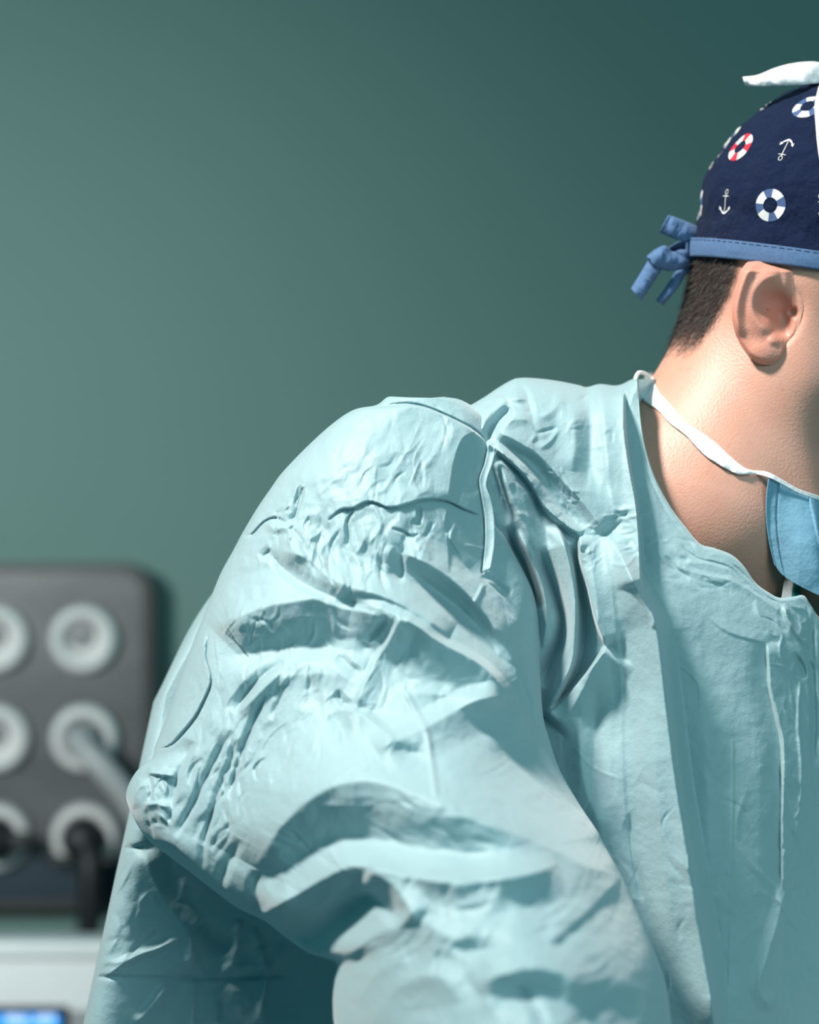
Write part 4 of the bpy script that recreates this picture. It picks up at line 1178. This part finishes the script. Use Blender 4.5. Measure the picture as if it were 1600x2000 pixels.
for lx, ly in ((.05, 1.68), (.22, 1.74)):
    bm = bmesh.new(); bmesh.ops.create_uvsphere(bm, u_segments=32, v_segments=18, radius=1)
    for vt in bm.verts:
        z = vt.co.z
        vt.co = Vector((lx + .02 + vt.co.x * .05 + (-vt.co.y) * .06, ly - .05 + vt.co.y * .13, max(0.0, .045 + z * (.05 + .02 * vt.co.y))))
    bm_obj('clog', bm, M['shoe'], person, True)

# ------------------------------------------------------------------ cap
CR = np.array([.0968, .0785, .0990])
def ell_hit(px, py, grow=0.0):
    """first hit of a view ray with the cap ellipsoid, in head coordinates (mm)"""
    o = np.array([0, 0, CZ]); d = np.array(P(px, py, 1.0)) - o
    R = CR + grow
    oo = np.array([(o - HC) @ a for a in AX]) / R; dd = np.array([d @ a for a in AX]) / R
    A = dd @ dd; B = 2 * oo @ dd; C = oo @ oo - 1
    disc = B * B - 4 * A * C
    if disc < 0: disc = 0
    t = (-B - math.sqrt(disc)) / (2 * A)
    return (oo + dd * t) * R * 1000
def fit_line(pts, grow):
    q = np.array([ell_hit(x, y, grow) for x, y in pts])
    A = np.stack([np.ones(len(q)), q[:, 0]], 1)
    return np.linalg.lstsq(A, q[:, 2], rcond=None)[0]
LT = fit_line([(1395, 471), (1440, 470), (1500, 478), (1560, 487), (1598, 492)], .0)
LB = fit_line([(1392, 508), (1450, 509), (1500, 514), (1540, 520), (1598, 530)], .001)

def ell_point(az, u):
    """point (mm, head axes) at azimuth az (0 = forward, pi = back, +s = near side) and height u"""
    k = np.sqrt(np.maximum(1 - (u / (CR[2] * 1000)) ** 2, 0))
    return np.stack([CR[0] * 1000 * k * np.cos(az), CR[1] * 1000 * k * np.sin(az), u], -1)
def cut_u(az, L):
    u = np.zeros_like(az)
    for _ in range(12):
        u = L[0] + L[1] * ell_point(az, u)[..., 0]
    return u
na, ne = 360, 150
az = np.linspace(0, 2 * math.pi, na, endpoint=False)
ub = cut_u(az, LT)
dab = np.abs((az - math.pi + math.pi) % (2 * math.pi) - math.pi)
ub = ub - 1.5 + 9.0 * np.exp(-(dab / .22) ** 2)
sb = np.arcsin(np.clip(ub / (CR[2] * 1000), -1, 1))
e = np.linspace(0, 1, ne)[:, None]
phi = sb[None] * (1 - e) + (math.pi / 2) * e
U_ = CR[2] * 1000 * np.sin(phi)
K_ = np.cos(phi)
X_ = CR[0] * 1000 * K_ * np.cos(az); Y_ = CR[1] * 1000 * K_ * np.sin(az)
# cloth: slack over the band, gathers, panel seams, a soft crumple
AZ = np.repeat(az[None], ne, 0); E_ = np.repeat(e, na, 1)
hgt = 2.4 * np.exp(-((E_ - .20) / .12) ** 2) * (1 + .5 * np.sin(AZ * 7 + 2 * np.sin(AZ * 3)))
hgt += -1.8 * np.exp(-(E_ / .035) ** 2)
hgt += 1.8 * fbm(AZ * 3.2, E_ * 5, 201) + .9 * fbm(AZ * 9, E_ * 14, 205)
hgt += -2.6 * np.exp(-((E_ - .11 - .02 * np.sin(AZ * 5)) / .022) ** 2) * sstep(.2, .8, np.sin(AZ * 2 + 1))
for a0, w in ((math.pi - .10, .016), (math.pi + .35, .016)):
    hgt += -1.0 * np.exp(-((AZ - a0) / w) ** 2) + .5 * np.exp(-((AZ - a0 + .04) / .03) ** 2)
hgt += -1.3 * np.exp(-((E_ - .66 - .05 * np.cos(AZ - 2)) / .014) ** 2) * .8
nrm = np.stack([X_ / CR[0] ** 2, Y_ / CR[1] ** 2, U_ / CR[2] ** 2], -1); nrm /= np.linalg.norm(nrm, axis=-1)[..., None]
C_ = np.stack([X_, Y_, U_], -1) + nrm * hgt[..., None]
def to_world(c):
    return HC + (c[..., 0:1] * FW + c[..., 1:2] * SD + c[..., 2:3] * UP) / 1000.0
def clear_head(V, N, gap):
    for _ in range(3):
        V = V + N * np.clip(gap - body_sdf(V.astype(np.float32)), 0, .02)[:, None]
    return V
NW = (nrm[..., 0:1] * FW + nrm[..., 1:2] * SD + nrm[..., 2:3] * UP).reshape(-1, 3)
CV = clear_head(to_world(C_).reshape(-1, 3), NW, .0022)
CQ = grid_quads(ne, na, True)[:, ::-1]
cap = link('surgical_cap', np_mesh('surgical_cap', CV, CQ), M['navy'], person)
cap['label'] = 'navy cotton cap printed with anchors and lifebuoys'
so = cap.modifiers.new('thickness', 'SOLIDIFY'); so.thickness = .0006; so.offset = -1
CAPB = BVHTree.FromPolygons([tuple(c) for c in CV], [tuple(int(i) for i in r) for r in CQ])

# band
nb_ = 10
t = np.linspace(0, 1, nb_)[:, None]
u1 = cut_u(az, LT); u0 = cut_u(az, LB)
ub_ = u1[None] * (1 - t) + u0[None] * t
bp = ell_point(np.repeat(az[None], nb_, 0), ub_)
outw = bp * np.array([1, 1, 0]); outw /= np.linalg.norm(outw, axis=-1)[..., None]
bulge = 1.6 + .9 * np.sin(math.pi * t) + .5 * fbm(AZ[:nb_] * 8, t * 2 + 0 * AZ[:nb_], 211)
base_r = ell_point(az, u1)
bp = np.where((t > .0)[..., None], bp, bp) + outw * bulge[..., None]
# below the widest line the band hangs straight instead of following the skull
OW = (outw[..., 0:1] * FW + outw[..., 1:2] * SD).reshape(-1, 3)
bv = to_world(bp).reshape(-1, 3)
push = np.zeros(len(bv))
for _ in range(4):
    push = push + np.clip(.0042 - body_sdf((bv + OW * push[:, None]).astype(np.float32)), 0, .02)
push = push.reshape(nb_, na).max(0) * np.ones((nb_, 1)) * .5 + push.reshape(nb_, na) * .5
for _ in range(8): push = (np.roll(push, 1, 1) + push * 2 + np.roll(push, -1, 1)) / 4
bp = bp + outw * (push * 1000)[..., None]
bv = to_world(bp).reshape(-1, 3)
inner = to_world(bp - outw * 2.2).reshape(-1, 3)
ring = np.concatenate([bv.reshape(nb_, na, 3), inner.reshape(nb_, na, 3)[::-1], bv.reshape(nb_, na, 3)[:1]])
o = link('cap_band', np_mesh('cap_band', ring.reshape(-1, 3), grid_quads(nb_ * 2 + 1, na, True)), M['blue'], cap)
o['label'] = 'light blue band round the cap'
st = to_world(bp[1] + outw[1] * .35)
sv = []; sq = []
for k in range(0, na, 3):
    a_ = st[k]; b_ = st[(k + 2) % na]
    up = UP * .00022
    n0 = len(sv); sv += [a_ - up, b_ - up, b_ + up, a_ + up]; sq.append((n0, n0 + 1, n0 + 2, n0 + 3))
o = link('stitching', np_mesh('stitching', np.array(sv), np.array(sq), False), M['thread'], cap); tag(o, kind='stuff')

# ---- printed motifs, lying on the cloth
def on_cap(c, n, pts, lift):
    out = []
    for (x, y) in pts:
        q = c[0] + c[1] * (x / 1000) + c[2] * (y / 1000)
        h = CAPB.ray_cast(Vector(q + n * .02), Vector(-n), .05)
        out.append(np.array(h[0]) + np.array(h[1]) * lift * (1 if h[1].dot(Vector(n)) > 0 else -1) if h[0] is not None else q)
    return np.array(out)
def frame_at(fsu, rot):
    c = to_world(np.array(fsu, float))
    n = to_world(np.array(fsu) / (CR ** 2) * 1e-3) - HC; n /= np.linalg.norm(n)
    right = np.cross(n, np.array([0, 0, 1.0])); right = -right if right @ np.array([1., 0, 0]) < 0 else right
    if n @ np.array([0, 1., 0]) > 0: pass
    right /= np.linalg.norm(right); upv = np.cross(n, right); upv = upv if upv[2] > 0 else -upv
    a = math.radians(rot)
    return (c, right * math.cos(a) + upv * math.sin(a), -right * math.sin(a) + upv * math.cos(a)), n
def lifebuoy(fsu, rot, R, colour):
    fr, n = frame_at(fsu, rot)
    k = 64
    rr = [R, R * .74, R * .47]
    pts = [(r * math.cos(2 * math.pi * i / k), r * math.sin(2 * math.pi * i / k)) for r in rr for i in range(k)]
    v = on_cap(fr, n, pts, .00035)
    q = grid_quads(3, k, True)
    me = np_mesh('lifebuoy_print', v, q)
    mi = np.array([1 if abs(((i + k / 8) % (k / 4)) - k / 8) < k / 8 * .40 else 0 for i in range(k)] * 2, dtype=np.int32)
    me.polygons.foreach_set('material_index', mi)
    return link('lifebuoy_print', me, [M['print_white'], colour], cap)
def anchor(fsu, rot, S_):
    fr, n = frame_at(fsu, rot)
    polys = []
    def bar(pts, w):
        p = smooth_path(pts, 14) if len(pts) > 2 else np.linspace(pts[0], pts[1], 10)
        t_ = np.gradient(p, axis=0); t_ /= np.linalg.norm(t_, axis=1)[:, None]
        nn_ = np.stack([-t_[:, 1], t_[:, 0]], -1)
        ww = np.broadcast_to(np.asarray(w, float), (len(p),))[:, None]
        a_ = p + nn_ * ww; b_ = p - nn_ * ww
        for i in range(len(p) - 1): polys.append((a_[i], b_[i], b_[i + 1], a_[i + 1]))
    ringp = [(1.3 * math.cos(t_), 7.2 + 1.6 * math.sin(t_)) for t_ in np.linspace(0, 2 * math.pi, 13)]
    bar(ringp, .2)
    bar([(0, 5.6), (0, -5.6)], .24)
    bar([(-2.7, 4.3), (2.7, 4.3)], .24)
    bar([(-4.2, -3.6), (-2.6, -5.6), (0, -7.0), (2.6, -5.6), (4.2, -3.6)], np.concatenate([np.linspace(.25, .75, 7), np.linspace(.75, .25, 7)]))
    for s_ in (-1, 1):
        polys.append(((s_ * 4.9, -2.2), (s_ * 2.9, -3.6), (s_ * 3.8, -4.4), (s_ * 4.9, -4.9)))
    pts = [tuple(np.array(c) * S_ / 8.0) for p in polys for c in p]
    v = on_cap(fr, n, pts, .00035)
    q = np.arange(len(pts)).reshape(-1, 4)
    return link('anchor_print', np_mesh('anchor_print', v, q, False), M['print_white'], cap)
RB = M['print_red']; BB = M['print_blue']
lifebuoy(ell_hit(1449, 289), -10, 10.2, RB)
anchor(ell_hit(1534, 292), 168, 7.6)
anchor(ell_hit(1422, 397), -6, 7.6)
lifebuoy(ell_hit(1509, 402), 6, 10.0, BB)
lifebuoy(ell_hit(1578, 208), 40, 10.2, BB)
lifebuoy(ell_hit(1424, 262), 20, 9.6, BB)
anchor(ell_hit(1393, 312), 30, 7.6)
lifebuoy(ell_hit(1373, 402), 10, 9.8, BB)
anchor(ell_hit(1612, 405), 20, 7.6)
anchor(ell_hit(1494, 198), 60, 7.6)
anchor(ell_hit(1640, 270), 10, 7.6)
lifebuoy(ell_hit(1690, 330), 0, 10.0, RB)
anchor(ell_hit(1760, 400), 170, 7.6)
lifebuoy(ell_hit(1700, 440), 15, 10, BB)
for k in range(9):                                      # round the far side
    a_ = -.55 - k * .26
    for j, uu in enumerate((5, 36, 62)):
        p_ = ell_point(np.array(a_ + j * .12), np.array(float(uu)))
        (lifebuoy(p_, 20 * k, 9.8, (RB, BB)[(k + j) % 2]) if (k + j) % 2 else anchor(p_, 90 * k, 7.6))

# ------------------------------------------------------------------ ribbons
def ribbon(name, A, B, mat, parent, thick=.0007, n=60, depth=None, cols=8, puff=0.0, wav=0.0, seed=1):
    a = smooth_path(A, n); b = smooth_path(B, n)
    t = np.linspace(0, 1, cols)[None, :, None]
    g = a[:, None] * (1 - t) + b[:, None] * t
    gx, gy = g[..., 0], g[..., 1]
    gd = depth(gx.ravel(), gy.ravel()).reshape(gx.shape) if depth is not None else g[..., 2]
    gd = gd - puff * np.sin(math.pi * t[..., 0]) + wav * fbm(gx / 14, gy / 14, seed)
    o = link(name, np_mesh(name, Pn(gx, gy, gd).reshape(-1, 3), grid_quads(n, cols)), mat, parent)
    s_ = o.modifiers.new('thickness', 'SOLIDIFY'); s_.thickness = thick; s_.offset = 0
    return o
T_ = M['blue']
ribbon('tie_end', [(1386, 470, 1.590), (1370, 448, 1.585), (1340, 433, 1.577), (1306, 420, 1.572)], [(1381, 483, 1.588), (1352, 476, 1.578), (1320, 467, 1.570), (1288, 453, 1.572)], T_, cap, puff=.004, wav=.003)
ribbon('tie_loop', [(1375, 480, 1.592), (1336, 470, 1.59), (1305, 485, 1.592), (1292, 496, 1.59)], [(1374, 494, 1.592), (1332, 493, 1.594), (1312, 498, 1.594), (1298, 506, 1.59)], T_, cap, puff=-.004, seed=2)
ribbon('tie_loop', [(1374, 495, 1.588), (1334, 488, 1.580), (1314, 492, 1.575), (1299, 480, 1.572), (1280, 488, 1.572), (1264, 501, 1.575)], [(1374, 509, 1.588), (1340, 523, 1.578), (1312, 529, 1.573), (1292, 526, 1.570), (1276, 519, 1.571), (1267, 509, 1.576)], T_, cap, puff=.005, wav=.003, seed=3)
ribbon('tie_end', [(1268, 506, 1.577), (1252, 533, 1.573), (1233, 564, 1.572)], [(1292, 526, 1.575), (1272, 557, 1.571), (1253, 587, 1.572)], T_, cap, puff=.004, wav=.003, seed=4)
ribbon('tie_end', [(1370, 507, 1.590), (1345, 520, 1.585), (1322, 530, 1.582), (1302, 560, 1.580), (1282, 587, 1.578)], [(1372, 513, 1.590), (1352, 531, 1.584), (1338, 538, 1.580), (1324, 562, 1.577), (1294, 596, 1.578)], T_, cap, puff=.003, wav=.002, seed=5)
v, q = lathe([(.0001, -.0065), (.004, -.006), (.006, -.003), (.0065, 0), (.006, .003), (.004, .006), (.0001, .0065)], 24)
v = v * np.array([.8, 1, 1.1]) + np.array(P(1378, 494, 1.592)); v += (fbm(v[:, 0] * 400, v[:, 2] * 400, 7) * .002)[:, None]
link('tie_knot', np_mesh('tie_knot', v, q), T_, cap)

mask = link('face_mask', None, None, person); mask.empty_display_size = .05
mask['label'] = 'blue pleated face mask pulled down to the neck'
WC = M['white_cloth']
ribbon('tie_end', [(1451, 151, 1.565), (1480, 147, 1.560), (1515, 133, 1.556), (1550, 124, 1.556), (1588, 121, 1.558), (1620, 128, 1.565), (1655, 148, 1.575)], [(1456, 167, 1.565), (1487, 169, 1.556), (1525, 167, 1.550), (1562, 166, 1.550), (1600, 162, 1.553), (1635, 160, 1.562), (1660, 162, 1.575)], WC, mask, puff=.003, wav=.003, seed=6)
def cap_depth(x, y):
    r = []
    for a_, b_ in zip(x, y):
        h = hit(CAPB, a_, b_)[0]
        r.append(h.y if h is not None else 1.56)
    return np.array(r) - .0012
ribbon('head_strap', [(1600, 168), (1592, 205), (1594, 250), (1599, 300), (1608, 350), (1618, 400), (1626, 460)], [(1640, 160), (1632, 200), (1634, 250), (1640, 300), (1648, 350), (1656, 400), (1664, 460)], WC, mask, depth=cap_depth, puff=.0008)
ribbon('tie_loop', [(1650, 150, 1.572), (1690, 118, 1.566), (1740, 112, 1.568), (1770, 130, 1.574)], [(1655, 164, 1.572), (1695, 160, 1.560), (1745, 158, 1.562), (1772, 142, 1.574)], WC, mask, puff=.006, seed=8)
v, q = lathe([(.0001, -.006), (.005, -.004), (.006, 0), (.005, .004), (.0001, .006)], 20)
link('tie_knot', np_mesh('tie_knot', v + np.array(P(1656, 156, 1.570)), q), WC, mask)
def neck_depth(x, y):
    return ray_depth(x, y) - .0016
ribbon('neck_strap', [(1272, 729), (1285, 762), (1305, 785), (1340, 825), (1375, 848), (1402, 868), (1425, 890), (1455, 914), (1476, 920), (1500, 923)],
       [(1247, 757), (1258, 783), (1285, 801), (1308, 826), (1340, 851), (1372, 885), (1400, 905), (1437, 925), (1460, 926), (1482, 925)], WC, mask, depth=neck_depth, n=90, puff=.0006, wav=.0012, seed=9)
ribbon('neck_strap', [(1476, 919), (1500, 922), (1530, 938), (1560, 955), (1600, 969), (1650, 986), (1720, 1000), (1790, 1000)],
       [(1476, 926), (1500, 932), (1530, 947), (1560, 963), (1600, 977), (1650, 996), (1720, 1012), (1790, 1012)], WC, mask, depth=lambda x, y: np.minimum(ray_depth(x, y), 1.60) - .0085 * sstep(1476, 1510, x) - .0016, n=60)
v, q = tube(smooth_path([P(1244, 762, 1.54), P(1241, 744, 1.545), P(1247, 729, 1.55), P(1258, 729, 1.555), P(1270, 738, 1.56)], 30), [.0013] * 30, 8)
v = v + (v - v.mean(0)) * 0
link('strap_loop', np_mesh('strap_loop', v, q), WC, mask)

# mask body: three rows of control, pleated
nu, nv = 160, 150
MR = [[(1502, 933), (1540, 948), (1600, 972), (1680, 1003), (1770, 1010), (1840, 990)], [(1497, 1015), (1540, 1042), (1600, 1070), (1690, 1100), (1790, 1105), (1860, 1080)], [(1513, 1104), (1538, 1130), (1600, 1163), (1690, 1198), (1790, 1200), (1870, 1170)]]
rows = np.stack([smooth_path(r, nu) for r in MR])            # 3, nu, 2
t = np.linspace(0, 1, nv)[:, None, None]
G = rows[0] * (1 - t) * (1 - 2 * t) + rows[1] * 4 * t * (1 - t) + rows[2] * t * (2 * t - 1)
gx, gy = G[..., 0], G[..., 1]
kx_ = np.clip((gx - 1500) / 360, 0, 1)
top = np.minimum(ray_depth(gx[0], gy[0]), 1.62) - .0075
for _ in range(30): top = np.concatenate([top[:1], (top[:-2] + top[1:-1] + top[2:]) / 3, top[-1:]])
low_ = np.minimum(np.interp(gx[-1], [1500, 1560, 1620, 1700, 1800, 1870], [1.502, 1.494, 1.492, 1.500, 1.53, 1.57]), np.minimum(ray_depth(gx[-1], gy[-1]), 1.6) - .004)
tt = np.linspace(0, 1, nv)[:, None]
gd = top[None] * (1 - tt) + low_[None] * tt - .008 * np.sin(math.pi * tt) * sstep(1500, 1600, gx)
e1 = gx - (1583 + (gy - 985) * .22)
gd = gd - .0022 * sstep(-1.5, 1.5, e1) * np.exp(-np.clip(e1, 0, 99) / 60)
gd = gd + .0009 * np.exp(-((gx - gx[:, :1] - 21) / 2.0) ** 2) + .0006 * fbm(gx / 40, gy / 40, 301)
gd = gd - .0012 * np.exp(-((gx - gx[:, :1]) / 3.0) ** 2)
for yy in (.34, .68):
    gd = gd - .0018 * sstep(-.012, .012, tt - yy - .06 * kx_) * sstep(1600, 1640, gx)
o = link('mask_panel', np_mesh('mask_panel', Pn(gx, gy, gd).reshape(-1, 3), grid_quads(nv, nu)), M['mask'], mask)
s_ = o.modifiers.new('thickness', 'SOLIDIFY'); s_.thickness = .0007; s_.offset = 0
sv = []; sq = []
for k in range(8, nv - 12, 4):
    j = int(np.argmin(np.abs(gx[k] - gx[k, 0] - 19)))
    c_ = Pn(gx[k, j], gy[k, j], gd[k, j] - .0007); n0 = len(sv)
    for (dx, dz) in ((-.0003, -.0005), (.0003, -.0005), (.0003, .0005), (-.0003, .0005)): sv.append(c_ + np.array([dx, 0, dz]))
    sq.append((n0, n0 + 1, n0 + 2, n0 + 3))
o2 = link('stitching', np_mesh('mask_stitching', np.array(sv), np.array(sq), False), M['stitch'], mask); tag(o2, kind='stuff')

# scrub top and undershirt in the neck opening
o = ribbon('undershirt', [(1518, 1230, 1.502), (1527, 1165, 1.506), (1536, 1120, 1.510), (1560, 1060, 1.515)], [(1546, 1230, 1.501), (1548, 1165, 1.505), (1556, 1120, 1.509), (1580, 1060, 1.515)], M['undershirt'], person)
o = ribbon('scrub_top', [(1545, 1230, 1.500), (1549, 1165, 1.504), (1555, 1120, 1.508), (1580, 1060, 1.512)], [(1590, 1230, 1.502), (1566, 1165, 1.505), (1568, 1130, 1.508), (1595, 1060, 1.512)], M['scrub'], person)
o['label'] = 'dark green scrub collar under the gown'

def tape_depth(x, y):
    d = near_depth(x, y).reshape(60, -1)
    d = np.repeat(d.min(1, keepdims=True), d.shape[1], 1)
    for _ in range(6): d = np.concatenate([d[:1], (d[:-2] + d[1:-1] * 2 + d[2:]) / 4, d[-1:]])
    return d.ravel() - .0022
o = ribbon('seam_tape', [(955, 868), (947, 905), (937, 937), (942, 975), (947, 1010), (948, 1060), (942, 1118)], [(969, 876), (962, 905), (950, 945), (959, 975), (965, 1010), (966, 1060), (958, 1110)], M['gown'], gown, depth=tape_depth, n=60, puff=-.0008)
